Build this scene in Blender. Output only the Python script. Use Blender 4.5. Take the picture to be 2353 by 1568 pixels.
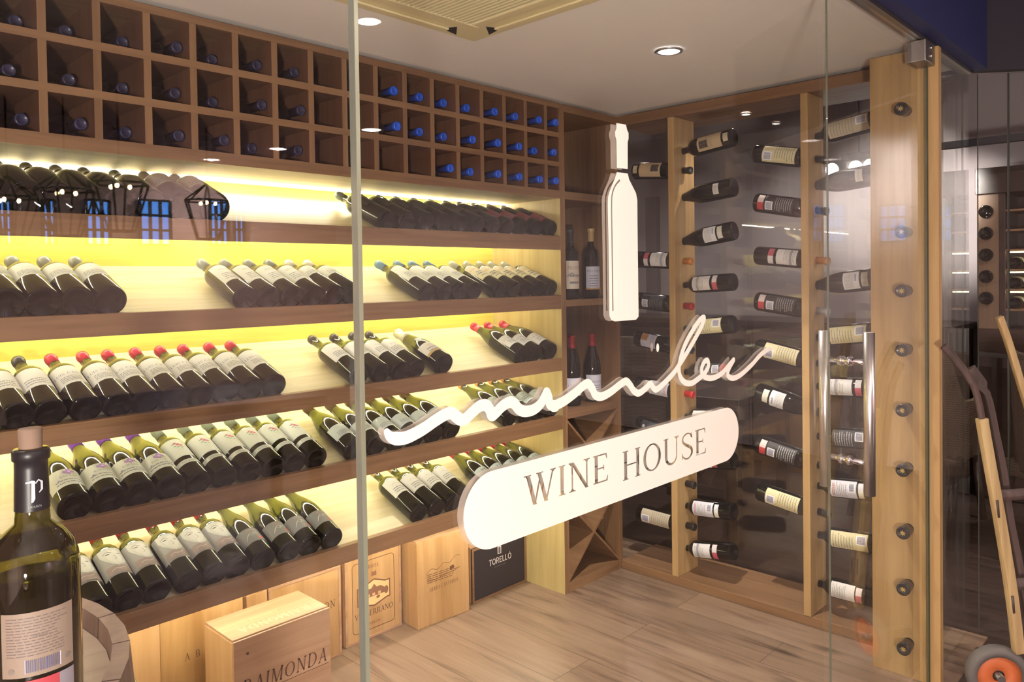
import bpy, bmesh, math, random
from math import sin, cos, pi, radians, sqrt, atan2
from mathutils import Vector, Matrix, geometry
random.seed(7)
for o in list(bpy.data.objects): bpy.data.objects.remove(o)
S = bpy.context.scene
COL = S.collection
# ------------------------------------------------------------------ camera
FPX, CX, CY = 1751.04257, 1235.01524, 671.83928
YAW, PIT, ROL = radians(42.87304), radians(-1.10763), radians(-0.79628)
EYE = 1.3669830
Fw = Vector((cos(YAW)*cos(PIT), sin(YAW)*cos(PIT), sin(PIT)))
Rt = Vector((sin(YAW), -cos(YAW), 0)); Up = Rt.cross(Fw)
R2 = Rt*cos(ROL)+Up*sin(ROL); U2 = Up*cos(ROL)-Rt*sin(ROL)
cam_d = bpy.data.cameras.new('camera'); cam = bpy.data.objects.new('camera', cam_d); COL.objects.link(cam)
cam_d.sensor_width = 36; cam_d.lens = FPX/2353*36
cam_d.shift_x = -(CX-1176.5)/2353; cam_d.shift_y = -(784-CY)/2353
cam_d.clip_start = .02; cam_d.clip_end = 60
cam.matrix_world = Matrix((( R2.x, U2.x, -Fw.x, 0), (R2.y, U2.y, -Fw.y, 0), (R2.z, U2.z, -Fw.z, EYE), (0, 0, 0, 1)))
S.camera = cam
O = Vector((0, 0, EYE))
def ray(u, v): return Fw + R2*((u-CX)/FPX) - U2*((v-CY)/FPX)
def onX(u, v, X): r = ray(u, v); return O + r*(X/r.x)
def onY(u, v, Y): r = ray(u, v); return O + r*(Y/r.y)
def onZ(u, v, Z): r = ray(u, v); return O + r*((Z-EYE)/r.z)
def atd(u, v, d): return O + ray(u, v)*d
def proj(p):
    q = Vector(p)-O; d = q.dot(Fw); return CX+FPX*q.dot(R2)/d, CY-FPX*q.dot(U2)/d
def solveX(u, Y, z):
    a, b = -1.0, 5.0
    for _ in range(40):
        m = (a+b)/2
        if proj((m, Y, z))[0] < u: a = m
        else: b = m
    return (a+b)/2
# ------------------------------------------------------------------ world, exposure
S.view_settings.view_transform = 'Standard'; S.view_settings.look = 'None'
S.view_settings.gamma = 1; S.view_settings.use_curve_mapping = False
S.view_settings.exposure = 1.65
try:
    S.cycles.transparent_max_bounces = 32; S.cycles.max_bounces = 8
    S.cycles.sample_clamp_indirect = 4.0
except Exception: pass
W = bpy.data.worlds.new('world'); S.world = W; W.use_nodes = True
W.node_tree.nodes['Background'].inputs[0].default_value = (.20, .15, .17, 1)
W.node_tree.nodes['Background'].inputs[1].default_value = .25
LED_COL = (1.0, .94, .74); LED_E = 24.0
YG = .76          # glass front
YS, YB = 2.138, 2.556   # shelf fronts / shelf back
ZC = 2.12         # cellar ceiling
ZR = 2.75         # restaurant ceiling
def lamp(name, kind, loc, energy, color, parent=None, target=None, size=.05, spot=None, blend=.5, sy=None):
    d = bpy.data.lights.new(name, kind); d.energy = energy; d.color = color
    if kind == 'SPOT': d.spot_size = radians(spot); d.spot_blend = blend; d.shadow_soft_size = size
    elif kind == 'AREA':
        d.size = size
        if sy: d.shape = 'RECTANGLE'; d.size_y = sy
    else: d.shadow_soft_size = size
    o = bpy.data.objects.new(name, d); COL.objects.link(o)
    o.location = loc
    if target is not None:
        o.rotation_euler = (Vector(target)-Vector(loc)).to_track_quat('-Z', 'Y').to_euler()
    if parent: o.parent = parent
    return o
# ------------------------------------------------------------------ materials
MATS = {}
def mat(name, col, rough=.5, metal=0, emit=None, es=0, coat=0, spec=.5, alpha=None):
    if name in MATS: return MATS[name]
    m = bpy.data.materials.new(name); m.use_nodes = True; MATS[name] = m
    b = m.node_tree.nodes['Principled BSDF']
    b.inputs['Base Color'].default_value = (*col, 1); b.inputs['Roughness'].default_value = rough
    b.inputs['Metallic'].default_value = metal; b.inputs['Coat Weight'].default_value = coat
    b.inputs['Specular IOR Level'].default_value = spec
    if emit: b.inputs['Emission Color'].default_value = (*emit, 1); b.inputs['Emission Strength'].default_value = es
    return m
class N:
    def __init__(s, m): s.t = m.node_tree; s.n = s.t.nodes; s.b = s.n.get('Principled BSDF')
    def add(s, ty, **k):
        n = s.n.new(ty)
        for a, v in k.items(): setattr(n, a, v)
        return n
    def lk(s, a, b): s.t.links.new(a, b)
def wood(name, c1, c2, axis='X', scale=1.0, rough=.45, band=0, bump=.15, knots=0):
    """grain stretched along one axis, in object coordinates"""
    m = mat(name, c1, rough); n = N(m)
    tc = n.add('ShaderNodeTexCoord'); mp = n.add('ShaderNodeMapping')
    st = {'X': (1.2, 22, 22), 'Y': (22, 1.2, 22), 'Z': (22, 22, 1.2)}[axis]
    mp.inputs['Scale'].default_value = [q*scale for q in st]
    n.lk(tc.outputs['Object'], mp.inputs['Vector'])
    nz = n.add('ShaderNodeTexNoise'); nz.inputs['Scale'].default_value = 2.2; nz.inputs['Detail'].default_value = 7
    nz.inputs['Roughness'].default_value = .62; nz.inputs['Distortion'].default_value = .6
    n.lk(mp.outputs[0], nz.inputs['Vector'])
    mp2 = n.add('ShaderNodeMapping'); mp2.inputs['Scale'].default_value = [q*scale*.16 for q in st]
    n.lk(tc.outputs['Object'], mp2.inputs['Vector'])
    nz2 = n.add('ShaderNodeTexNoise'); nz2.inputs['Scale'].default_value = 1.6; nz2.inputs['Detail'].default_value = 3; nz2.inputs['Distortion'].default_value = 2.0
    n.lk(mp2.outputs[0], nz2.inputs['Vector'])
    ad = n.add('ShaderNodeMath', operation='ADD'); n.lk(nz.outputs[0], ad.inputs[0]); n.lk(nz2.outputs[0], ad.inputs[1])
    rp = n.add('ShaderNodeValToRGB'); rp.color_ramp.elements[0].position = .78; rp.color_ramp.elements[1].position = 1.22
    rp.color_ramp.elements[0].color = (*c2, 1); rp.color_ramp.elements[1].color = (*c1, 1)
    hf = n.add('ShaderNodeMath', operation='MULTIPLY'); hf.inputs[1].default_value = 1.0
    n.lk(ad.outputs[0], hf.inputs[0])
    mr = n.add('ShaderNodeMapRange'); mr.inputs['From Min'].default_value = .75; mr.inputs['From Max'].default_value = 1.25
    n.lk(hf.outputs[0], mr.inputs['Value'])
    rp.color_ramp.elements[0].position = .1; rp.color_ramp.elements[1].position = .9
    n.lk(mr.outputs[0], rp.inputs[0]); n.lk(rp.outputs[0], n.b.inputs['Base Color'])
    bp = n.add('ShaderNodeBump'); bp.inputs['Strength'].default_value = bump; bp.inputs['Distance'].default_value = .003
    n.lk(nz.outputs[0], bp.inputs['Height']); n.lk(bp.outputs[0], n.b.inputs['Normal'])
    return m
def plank_floor(name, c1, c2, c3, w, l, rough=.35):
    m = mat(name, c1, rough); n = N(m)
    tc = n.add('ShaderNodeTexCoord'); mp = n.add('ShaderNodeMapping'); mp.inputs['Rotation'].default_value = (0, 0, pi/2)
    n.lk(tc.outputs['Object'], mp.inputs['Vector'])
    br = n.add('ShaderNodeTexBrick'); br.inputs['Scale'].default_value = 1; br.inputs['Brick Width'].default_value = l
    br.inputs['Row Height'].default_value = w; br.inputs['Mortar Size'].default_value = .0012; br.inputs['Mortar Smooth'].default_value = .2
    br.inputs['Color1'].default_value = (0, 0, 0, 1); br.inputs['Color2'].default_value = (1, 1, 1, 1); br.inputs['Mortar'].default_value = (.5, .5, .5, 1)
    br.offset = .37
    n.lk(mp.outputs[0], br.inputs['Vector'])
    mp2 = n.add('ShaderNodeMapping'); mp2.inputs['Scale'].default_value = (16, 1.3, 1)
    n.lk(tc.outputs['Object'], mp2.inputs['Vector'])
    sh = n.add('ShaderNodeVectorMath', operation='ADD'); sc = n.add('ShaderNodeVectorMath', operation='SCALE'); sc.inputs['Scale'].default_value = 9.
    n.lk(br.outputs['Color'], sc.inputs[0]); n.lk(mp2.outputs[0], sh.inputs[0]); n.lk(sc.outputs[0], sh.inputs[1])
    nz = n.add('ShaderNodeTexNoise'); nz.inputs['Scale'].default_value = 1.5; nz.inputs['Detail'].default_value = 8; nz.inputs['Roughness'].default_value = .6; nz.inputs['Distortion'].default_value = .8
    n.lk(sh.outputs[0], nz.inputs['Vector'])
    rp = n.add('ShaderNodeValToRGB'); e = rp.color_ramp.elements
    e[0].position = .30; e[0].color = (*c3, 1); e[1].position = .70; e[1].color = (*c1, 1)
    k = e.new(.45); k.color = (*c2, 1)
    n.lk(nz.outputs[0], rp.inputs[0])
    # knots
    mp3 = n.add('ShaderNodeMapping'); mp3.inputs['Scale'].default_value = (6.5, 2.2, 1)
    n.lk(tc.outputs['Object'], mp3.inputs['Vector'])
    vo = n.add('ShaderNodeTexVoronoi'); vo.inputs['Scale'].default_value = 1.0; n.lk(mp3.outputs[0], vo.inputs['Vector'])
    mr = n.add('ShaderNodeMapRange'); mr.inputs['From Min'].default_value = .02; mr.inputs['From Max'].default_value = .17; mr.inputs['To Min'].default_value = .45; mr.inputs['To Max'].default_value = 1
    n.lk(vo.outputs['Distance'], mr.inputs['Value'])
    mx = n.add('ShaderNodeMix', data_type='RGBA', blend_type='MULTIPLY'); mx.inputs['Factor'].default_value = 1
    n.lk(rp.outputs[0], mx.inputs['A']); n.lk(mr.outputs[0], mx.inputs['B'])
    mr2 = n.add('ShaderNodeMapRange'); mr2.inputs['To Min'].default_value = .86; mr2.inputs['To Max'].default_value = 1.1
    n.lk(br.outputs['Color'], mr2.inputs['Value'])
    mx2 = n.add('ShaderNodeMix', data_type='RGBA', blend_type='MULTIPLY'); mx2.inputs['Factor'].default_value = 1
    n.lk(mx.outputs['Result'], mx2.inputs['A']); n.lk(mr2.outputs[0], mx2.inputs['B'])
    mx3 = n.add('ShaderNodeMix', data_type='RGBA'); n.lk(br.outputs['Fac'], mx3.inputs['Factor'])
    n.lk(mx2.outputs['Result'], mx3.inputs['A']); mx3.inputs['B'].default_value = (c3[0]*.5, c3[1]*.5, c3[2]*.5, 1)
    n.lk(mx3.outputs['Result'], n.b.inputs['Base Color'])
    return m
def plaster(name, col, rough=.85, bump=.15):
    m = mat(name, col, rough); n = N(m)
    tc = n.add('ShaderNodeTexCoord'); nz = n.add('ShaderNodeTexNoise'); nz.inputs['Scale'].default_value = 1.7; nz.inputs['Detail'].default_value = 4
    n.lk(tc.outputs['Object'], nz.inputs['Vector'])
    mr = n.add('ShaderNodeMapRange'); mr.inputs['To Min'].default_value = .93; mr.inputs['To Max'].default_value = 1.05; n.lk(nz.outputs[0], mr.inputs['Value'])
    mx = n.add('ShaderNodeMix', data_type='RGBA', blend_type='MULTIPLY'); mx.inputs['Factor'].default_value = 1
    mx.inputs['A'].default_value = (*col, 1); n.lk(mr.outputs[0], mx.inputs['B']); n.lk(mx.outputs['Result'], n.b.inputs['Base Color'])
    nb = n.add('ShaderNodeTexNoise'); nb.inputs['Scale'].default_value = 180; n.lk(tc.outputs['Object'], nb.inputs['Vector'])
    bp = n.add('ShaderNodeBump'); bp.inputs['Strength'].default_value = bump; bp.inputs['Distance'].default_value = .001
    n.lk(nb.outputs[0], bp.inputs['Height']); n.lk(bp.outputs[0], n.b.inputs['Normal'])
    return m
def thin_glass(name, tint, base=.04, gloss_col=(1, 1, 1), rough=0.0, diffuse=None, dfac=0):
    m = bpy.data.materials.new(name); m.use_nodes = True; MATS[name] = m
    t = m.node_tree; t.nodes.clear()
    out = t.nodes.new('ShaderNodeOutputMaterial'); mix = t.nodes.new('ShaderNodeMixShader')
    tr = t.nodes.new('ShaderNodeBsdfTransparent'); tr.inputs[0].default_value = (*tint, 1)
    gl = t.nodes.new('ShaderNodeBsdfGlossy'); gl.inputs['Roughness'].default_value = rough; gl.inputs[0].default_value = (*gloss_col, 1)
    ge = t.nodes.new('ShaderNodeNewGeometry'); dt = t.nodes.new('ShaderNodeVectorMath'); dt.operation = 'DOT_PRODUCT'
    t.links.new(ge.outputs['Normal'], dt.inputs[0]); t.links.new(ge.outputs['Incoming'], dt.inputs[1])
    def M(op, a, b=None):
        q = t.nodes.new('ShaderNodeMath'); q.operation = op
        for i, x in enumerate((a, b)):
            if x is None: continue
            if isinstance(x, (int, float)): q.inputs[i].default_value = x
            else: t.links.new(x, q.inputs[i])
        return q.outputs[0]
    f = M('ADD', M('MULTIPLY', M('POWER', M('SUBTRACT', 1.0, M('ABSOLUTE', dt.outputs['Value'])), 5.0), 1-base), base)
    t.links.new(f, mix.inputs[0]); t.links.new(gl.outputs[0], mix.inputs[2])
    if diffuse:
        df = t.nodes.new('ShaderNodeBsdfDiffuse'); df.inputs[0].default_value = (*diffuse, 1)
        m2 = t.nodes.new('ShaderNodeMixShader'); m2.inputs[0].default_value = dfac
        t.links.new(tr.outputs[0], m2.inputs[1]); t.links.new(df.outputs[0], m2.inputs[2]); t.links.new(m2.outputs[0], mix.inputs[1])
    else: t.links.new(tr.outputs[0], mix.inputs[1])
    t.links.new(mix.outputs[0], out.inputs[0])
    return m
OAK_F = ((.255, .140, .068), (.175, .090, .042))
M_oakX = wood('oak_along_x', *OAK_F, 'X'); M_oakZ = wood('oak_along_z', *OAK_F, 'Z'); M_oakY = wood('oak_along_y', *OAK_F, 'Y')
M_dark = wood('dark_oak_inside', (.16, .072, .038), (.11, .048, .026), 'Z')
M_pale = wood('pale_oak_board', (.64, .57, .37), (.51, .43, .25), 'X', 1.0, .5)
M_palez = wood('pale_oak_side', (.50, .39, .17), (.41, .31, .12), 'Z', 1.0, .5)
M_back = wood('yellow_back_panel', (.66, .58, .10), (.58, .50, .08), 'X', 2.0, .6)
M_oakd = wood('brown_cabinet_panel', (.20, .12, .07), (.14, .08, .045), 'Z')
M_post = wood('post_oak', (.50, .325, .145), (.37, .225, .09), 'Z', .7)
M_pine = wood('pine_crate', (.54, .33, .155), (.42, .235, .095), 'Z', .6)
M_pineX = wood('pine_crate_x', (.50, .31, .19), (.36, .20, .115), 'X', .5)
M_ply = wood('plywood_crate', (.56, .34, .14), (.36, .19, .065), 'Z', .35)
M_floor = plank_floor('oak_floor', (.285, .195, .135), (.225, .148, .10), (.12, .072, .052), .19, 1.25)
M_floor2 = plank_floor('restaurant_floor', (.085, .055, .045), (.06, .04, .032), (.03, .02, .016), .14, 1.0)
M_ceil = plaster('cellar_ceiling_paint', (.93, .89, .85))
M_grey = plaster('grey_wall_paint', (.37, .325, .33))
M_greyd = plaster('dark_grey_panel', (.16, .145, .15))
M_mauve = plaster('mauve_wall_paint', (.62, .46, .45))
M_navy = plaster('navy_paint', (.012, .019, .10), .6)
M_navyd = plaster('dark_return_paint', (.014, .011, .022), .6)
M_black = mat('black_matt', (.012, .011, .013), .6)
M_steel = mat('brushed_steel', (.78, .75, .74), .30, 1)
M_chrome = mat('chrome', (.85, .85, .88), .07, 1)
M_dsteel = mat('dull_steel', (.30, .28, .27), .4, 1)
M_glass = thin_glass('clear_glass', (.975, .985, .98))
M_edge = mat('glass_edge_green', (.004, .03, .02), .15)
M_edgel = mat('glass_edge_pale', (.14, .14, .12), .2, coat=.2)
M_seal = mat('clear_seal', (.13, .135, .10), .3, coat=.15)
M_vinyl = mat('white_vinyl', (.93, .89, .84), .55)
_n = N(M_vinyl)
_tr = _n.add('ShaderNodeBsdfTranslucent'); _tr.inputs[0].default_value = (.95, .9, .84, 1)
_mx = _n.add('ShaderNodeMixShader'); _mx.inputs[0].default_value = .35
_out = _n.n['Material Output']; _n.lk(_n.b.outputs[0], _mx.inputs[1]); _n.lk(_tr.outputs[0], _mx.inputs[2]); _n.lk(_mx.outputs[0], _out.inputs[0])
M_ghost = thin_glass('decal_ghost', (.86, .84, .82), .03, diffuse=(.62, .52, .47), dfac=.42)  # half-clear grey that paints the decals' ghost reflection in the glass
M_led = mat('led_strip', (1, 1, 1), .5, emit=LED_COL, es=LED_E)
M_lamp = mat('lamp_disc', (1, 1, 1), .5, emit=(.82, .90, 1.0), es=14)
M_lampw = mat('lamp_disc_warm', (1, 1, 1), .5, emit=(1, .88, .8), es=9)
M_bulb = mat('warm_bulb', (1, .8, .5), .5, emit=(1, .62, .30), es=22)
M_white = mat('cream_plastic', (.80, .70, .42), .45)
M_slat = mat('grille_slat', (.30, .22, .13), .5)
M_gdark = mat('dark_bottle_glass', (.006, .006, .005), .05, spec=.4)
M_ggreen = thin_glass('green_bottle_glass', (.30, .35, .10), .07, diffuse=(.07, .08, .02), dfac=.30)
M_gfront = thin_glass('olive_bottle_glass', (.34, .32, .05), .08, diffuse=(.05, .04, .015), dfac=.10)
M_cork = mat('cork', (.26, .17, .125), .8)
# ------------------------------------------------------------------ mesh helpers
def tag(o, label=None, cat=None, group=None, kind=None):
    if label: o['label'] = label
    if cat: o['category'] = cat
    if group: o['group'] = group
    if kind: o['kind'] = kind
    return o
class MB:
    def __init__(s): s.bm = bmesh.new(); s.mats = []
    def mi(s, m):
        if m not in s.mats: s.mats.append(m)
        return s.mats.index(m)
    def box(s, x0, x1, y0, y1, z0, z1, m):
        i = s.mi(m); v = [s.bm.verts.new((x, y, z)) for z in (z0, z1) for y in (y0, y1) for x in (x0, x1)]
        for f in ((0, 2, 3, 1), (4, 5, 7, 6), (0, 1, 5, 4), (2, 6, 7, 3), (0, 4, 6, 2), (1, 3, 7, 5)):
            fc = s.bm.faces.new([v[k] for k in f]); fc.material_index = i
        return v
    def hexa(s, pts, m):
        i = s.mi(m); v = [s.bm.verts.new(p) for p in pts]
        for f in ((0, 2, 3, 1), (4, 5, 7, 6), (0, 1, 5, 4), (2, 6, 7, 3), (0, 4, 6, 2), (1, 3, 7, 5)):
            fc = s.bm.faces.new([v[k] for k in f]); fc.material_index = i
    def poly(s, pts, m):
        v = [s.bm.verts.new(p) for p in pts]; f = s.bm.faces.new(v); f.material_index = s.mi(m); return f
    def prism(s, pts, d, m):
        """polygon extruded by vector d"""
        i = s.mi(m); d = Vector(d); a = [s.bm.verts.new(p) for p in pts]; b = [s.bm.verts.new(Vector(p)+d) for p in pts]
        n = len(pts)
        s.bm.faces.new(a).material_index = i; s.bm.faces.new(b[::-1]).material_index = i
        for k in range(n): s.bm.faces.new((a[k], b[k], b[(k+1) % n], a[(k+1) % n])).material_index = i
    def lathe(s, prof, m, seg=24, org=(0, 0, 0), smooth=True, mats=None, closed=False):
        rings = []
        for r, z in prof:
            if r < 1e-6: rings.append([s.bm.verts.new((org[0], org[1], org[2]+z))])
            else: rings.append([s.bm.verts.new((org[0]+r*cos(2*pi*k/seg), org[1]+r*sin(2*pi*k/seg), org[2]+z)) for k in range(seg)])
        rr = list(zip(rings, rings[1:]))
        if closed: rr.append((rings[-1], rings[0]))
        for j, (a, b) in enumerate(rr):
            mm = s.mi(mats[j] if mats else m)
            for k in range(seg):
                k2 = (k+1) % seg
                if len(a) == 1 and len(b) == 1: continue
                if len(a) == 1: f = s.bm.faces.new((a[0], b[k2], b[k]))
                elif len(b) == 1: f = s.bm.faces.new((a[k], a[k2], b[0]))
                else: f = s.bm.faces.new((a[k], a[k2], b[k2], b[k]))
                f.material_index = mm; f.smooth = smooth
    def tube(s, pts, r, m, seg=12, caps=True, rs=None):
        i = s.mi(m); pts = [Vector(p) for p in pts]; rings = []
        for k, p in enumerate(pts):
            d = (pts[min(k+1, len(pts)-1)]-pts[max(k-1, 0)]).normalized()
            up = Vector((0, 0, 1)) if abs(d.z) < .9 else Vector((1, 0, 0))
            a = d.cross(up).normalized(); b = a.cross(d).normalized(); rad = rs[k] if rs else r
            rx, ry = rad if isinstance(rad, tuple) else (rad, rad)
            rings.append([s.bm.verts.new(p+a*rx*cos(2*pi*q/seg)+b*ry*sin(2*pi*q/seg)) for q in range(seg)])
        for a, b in zip(rings, rings[1:]):
            for q in range(seg):
                f = s.bm.faces.new((a[q], a[(q+1) % seg], b[(q+1) % seg], b[q])); f.material_index = i; f.smooth = True
        if caps:
            s.bm.faces.new(rings[0][::-1]).material_index = i; s.bm.faces.new(rings[-1]).material_index = i
    def sphere(s, c, r, m, sc=(1, 1, 1), u=14, v=10):
        i = s.mi(m); q = bmesh.ops.create_uvsphere(s.bm, u_segments=u, v_segments=v, radius=r)
        for vt in q['verts']: vt.co = Vector((vt.co.x*sc[0]+c[0], vt.co.y*sc[1]+c[1], vt.co.z*sc[2]+c[2]))
        for f in {f for vt in q['verts'] for f in vt.link_faces}: f.material_index = i; f.smooth = True
    def mesh(s, name, bevel=0):
        me = bpy.data.meshes.new(name); bmesh.ops.recalc_face_normals(s.bm, faces=s.bm.faces[:])
        s.bm.to_mesh(me); s.bm.free()
        for m in s.mats: me.materials.append(m)
        return me
    def obj(s, name, parent=None, bevel=0, loc=None, norecalc=False):
        me = s.mesh(name); o = bpy.data.objects.new(name, me); COL.objects.link(o)
        if parent: o.parent = parent
        if loc: o.location = loc
        if bevel:
            b = o.modifiers.new('bevel', 'BEVEL'); b.width = bevel; b.segments = 2; b.limit_method = 'ANGLE'
        return o
def box(name, x0, x1, y0, y1, z0, z1, m, parent=None, bevel=.0015):
    b = MB(); b.box(x0, x1, y0, y1, z0, z1, m); return b.obj(name, parent, bevel)
def empty(name, loc=(0, 0, 0), parent=None):
    o = bpy.data.objects.new(name, None); COL.objects.link(o); o.location = loc; o.empty_display_size = .05
    if parent: o.parent = parent
    return o
def copy_tree(o, parent=None):
    c = o.copy(); COL.objects.link(c); c.parent = parent
    for ch in list(o.children):
        d = copy_tree(ch, c); d.matrix_parent_inverse = ch.matrix_parent_inverse.copy()
    return c
# ------------------------------------------------------------------ serif stroke letters (height 1)
def ln(x0, y0, x1, y1, w):
    return [(x0-w/2, y0), (x0+w/2, y0), (x1+w/2, y1), (x1-w/2, y1)]
def hb(x0, x1, y, t=.045): return [(x0, y-t/2), (x1, y-t/2), (x1, y+t/2), (x0, y+t/2)]
def sf(x, y, w=.22): # foot serif
    s_ = 1 if y < .5 else -1
    yy = 0 if y < .5 else 1
    return [[(x-w/2, yy), (x+w/2, yy), (x+w/2, yy+s_*.035), (x-w/2, yy+s_*.035)], [(x-w*.36, yy), (x+w*.36, yy), (x+.03, yy+s_*.10), (x-.03, yy+s_*.10)]]
def arc(cx, cy, rx, ry, a0, a1, w0, w1, n=18, wfun=None):
    out = []
    P = []
    for k in range(n+1):
        a = radians(a0+(a1-a0)*k/n); w = wfun(a) if wfun else w0+(w1-w0)*k/n
        P.append(((cx+(rx+w/2)*cos(a), cy+(ry+w/2)*sin(a)), (cx+(rx-w/2)*cos(a), cy+(ry-w/2)*sin(a))))
    for (a, b), (c, d) in zip(P, P[1:]): out.append([a, c, d, b])
    return out
TK, TN = .115, .05
def wv(a): return TN+(TK-TN)*abs(cos(a))**1.5
def pl(pts, ws):
    out = []; P = [Vector(p) for p in pts]; L = []
    for k, p in enumerate(P):
        d = (P[min(k+1, len(P)-1)]-P[max(k-1, 0)]).normalized(); nrm = Vector((-d.y, d.x))*(ws[k] if isinstance(ws, (list, tuple)) else ws)/2
        L.append((tuple(p+nrm), tuple(p-nrm)))
    for (a, b), (c, d) in zip(L, L[1:]): out.append([a, b, d, c])
    return out
def spline(pts, n=6):
    P = [Vector(p) for p in pts]; out = []
    for i in range(len(P)-1):
        p0, p1, p2, p3 = P[max(i-1, 0)], P[i], P[i+1], P[min(i+2, len(P)-1)]
        for k in range(n):
            t = k/n
            out.append(.5*((2*p1)+(p2-p0)*t+(2*p0-5*p1+4*p2-p3)*t*t+(3*p1-p0-3*p2+p3)*t**3))
    out.append(P[-1]); return out
Gm = {}
Gm['I'] = (.30, [ln(.15, 0, .15, 1, TK)]+sf(.15, 0)+sf(.15, 1))
Gm['W'] = (1.05, [ln(.15, 1, .36, 0, TK), ln(.56, 1, .36, 0, TN), ln(.50, 1, .72, 0, TK), ln(.95, 1, .72, 0, TN)]+sf(.14, 1)+sf(.52, 1)+sf(.95, 1, .18))
Gm['V'] = (.74, [ln(.12, 1, .38, 0, TK), ln(.64, 1, .38, 0, TN)]+sf(.12, 1)+sf(.64, 1, .18))
Gm['N'] = (.82, [ln(.15, 0, .15, 1, TN), ln(.15, 1, .67, 0, TK), ln(.67, 0, .67, 1, TN)]+sf(.15, 0)+sf(.12, 1, .18)+sf(.67, 1))
Gm['M'] = (.98, [ln(.15, 0, .15, 1, TN), ln(.17, 1, .48, 0, TK), ln(.80, 1, .48, 0, TN), ln(.82, 0, .82, 1, TK)]+sf(.15, 0)+sf(.14, 1, .16)+sf(.82, 0)+sf(.84, 1, .16))
Gm['H'] = (.80, [ln(.15, 0, .15, 1, TK), ln(.65, 0, .65, 1, TK), hb(.15, .65, .5)]+sf(.15, 0)+sf(.15, 1)+sf(.65, 0)+sf(.65, 1))
Gm['E'] = (.66, [ln(.15, 0, .15, 1, TK), hb(.04, .55, .978), hb(.15, .44, .51), hb(.04, .58, .022), [(.55, 1), (.50, .96), (.545, .80), (.57, .80)], [(.60, .20), (.58, .2), (.52, .04), (.57, 0)], [(.42, .60), (.45, .60), (.45, .42), (.42, .42)]]+sf(.15, 0)+sf(.15, 1))
Gm['L'] = (.62, [ln(.15, 0, .15, 1, TK), hb(.04, .54, .022), [(.57, .24), (.55, .24), (.49, .04), (.54, 0)]]+sf(.15, 0)+sf(.15, 1))
Gm['T'] = (.66, [ln(.33, 0, .33, 1, TK), hb(.04, .62, .978), [(.04, 1), (.09, .97), (.06, .8), (.03, .8)], [(.62, 1), (.57, .97), (.60, .8), (.63, .8)]]+sf(.33, 0))
Gm['A'] = (.76, [ln(.12, 0, .38, 1, TN), ln(.64, 0, .38, 1, TK), hb(.22, .54, .36)]+sf(.12, 0)+sf(.64, 0))
Gm['O'] = (.86, arc(.43, .5, .33, .47, 0, 360, 0, 0, 32, wv))
Gm['C'] = (.76, arc(.43, .5, .33, .47, 45, 315, 0, 0, 26, wv)+[[(.64, .84), (.68, .80), (.70, .62), (.67, .62)], [(.64, .16), (.68, .2), (.7, .34), (.67, .34)]])
Gm['Q'] = (.86, Gm['O'][1]+[ln(.45, .15, .75, -.12, .08)])
Gm['G'] = (.8, Gm['C'][1]+[ln(.67, .08, .67, .42, TK)])
Gm['U'] = (.80, [ln(.15, .32, .15, 1, TK), ln(.65, .32, .65, 1, TN)]+arc(.40, .32, .25, .30, 180, 360, TK, TN)+sf(.15, 1)+sf(.65, 1))
Gm['J'] = (.42, [ln(.25, .15, .25, 1, TK)]+arc(.12, .12, .13, .2, 270, 380, TN, TK, 8)+sf(.25, 1))
Gm['D'] = (.82, [ln(.15, 0, .15, 1, TK), hb(.1, .36, .978), hb(.1, .36, .022)]+arc(.34, .5, .36, .478, -90, 90, 0, 0, 18, wv)+sf(.15, 0)+sf(.15, 1))
Gm['P'] = (.64, [ln(.15, 0, .15, 1, TK), hb(.1, .34, .978), hb(.15, .34, .47)]+arc(.32, .725, .20, .25, -90, 90, 0, 0, 14, wv)+sf(.15, 0)+sf(.15, 1))
Gm['R'] = (.76, Gm['P'][1]+[ln(.36, .47, .66, 0, TK)]+sf(.66, 0, .16))
Gm['B'] = (.70, Gm['P'][1]+[hb(.1, .36, .022)]+arc(.34, .245, .22, .225, -90, 90, 0, 0, 14, wv))
_sp = spline([(.54, .80), (.46, .94), (.30, .975), (.13, .88), (.10, .72), (.22, .58), (.40, .47), (.54, .34), (.54, .16), (.40, .03), (.24, .025), (.10, .14), (.08, .2)], 4)
Gm['S'] = (.64, pl([tuple(q) for q in _sp], [TN+(TK-TN)*math.exp(-((k/(len(_sp)-1)-.5)/.2)**2) for k in range(len(_sp))])+[[(.50, .96), (.54, .98), (.58, .76), (.55, .76)], [(.06, .02), (.10, .04), (.09, .26), (.06, .26)]])
Gm['Y'] = (.72, [ln(.36, 0, .36, .48, TK), ln(.36, .45, .10, 1, TK), ln(.36, .45, .62, 1, TN)]+sf(.36, 0)+sf(.12, 1)+sf(.6, 1, .18))
Gm['Z'] = (.66, [hb(.06, .6, .978), hb(.06, .6, .022), ln(.14, 0, .54, 1, TK)])
Gm['F'] = (.6, [q for q in Gm['E'][1] if not (q[0][1] < .3 and q[0][0] > .3)])
Gm[' '] = (.40, [])
def text_polys(s, h, track=.06, slant=0, xs=1.0, bold=1.0, center=True):
    out = []; x = 0
    for ch in s:
        acc = None
        if ch in 'ÓÒÑÍ': acc = ch; ch = {'Ó': 'O', 'Ò': 'O', 'Ñ': 'N', 'Í': 'I'}[ch]
        w, ps = Gm.get(ch, Gm['I'])
        ps = list(ps)
        if acc: ps.append([(w/2-.1, 1.12), (w/2+.12, 1.16), (w/2+.12, 1.22), (w/2-.1, 1.18)])
        for p in ps: out.append([((x+a+slant*b)*h*xs, b*h) for a, b in p])
        x += w+track
    if center:
        c = (x-track)*h*xs/2; out = [[(a-c, b-h/2) for a, b in p] for p in out]
    return out
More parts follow.
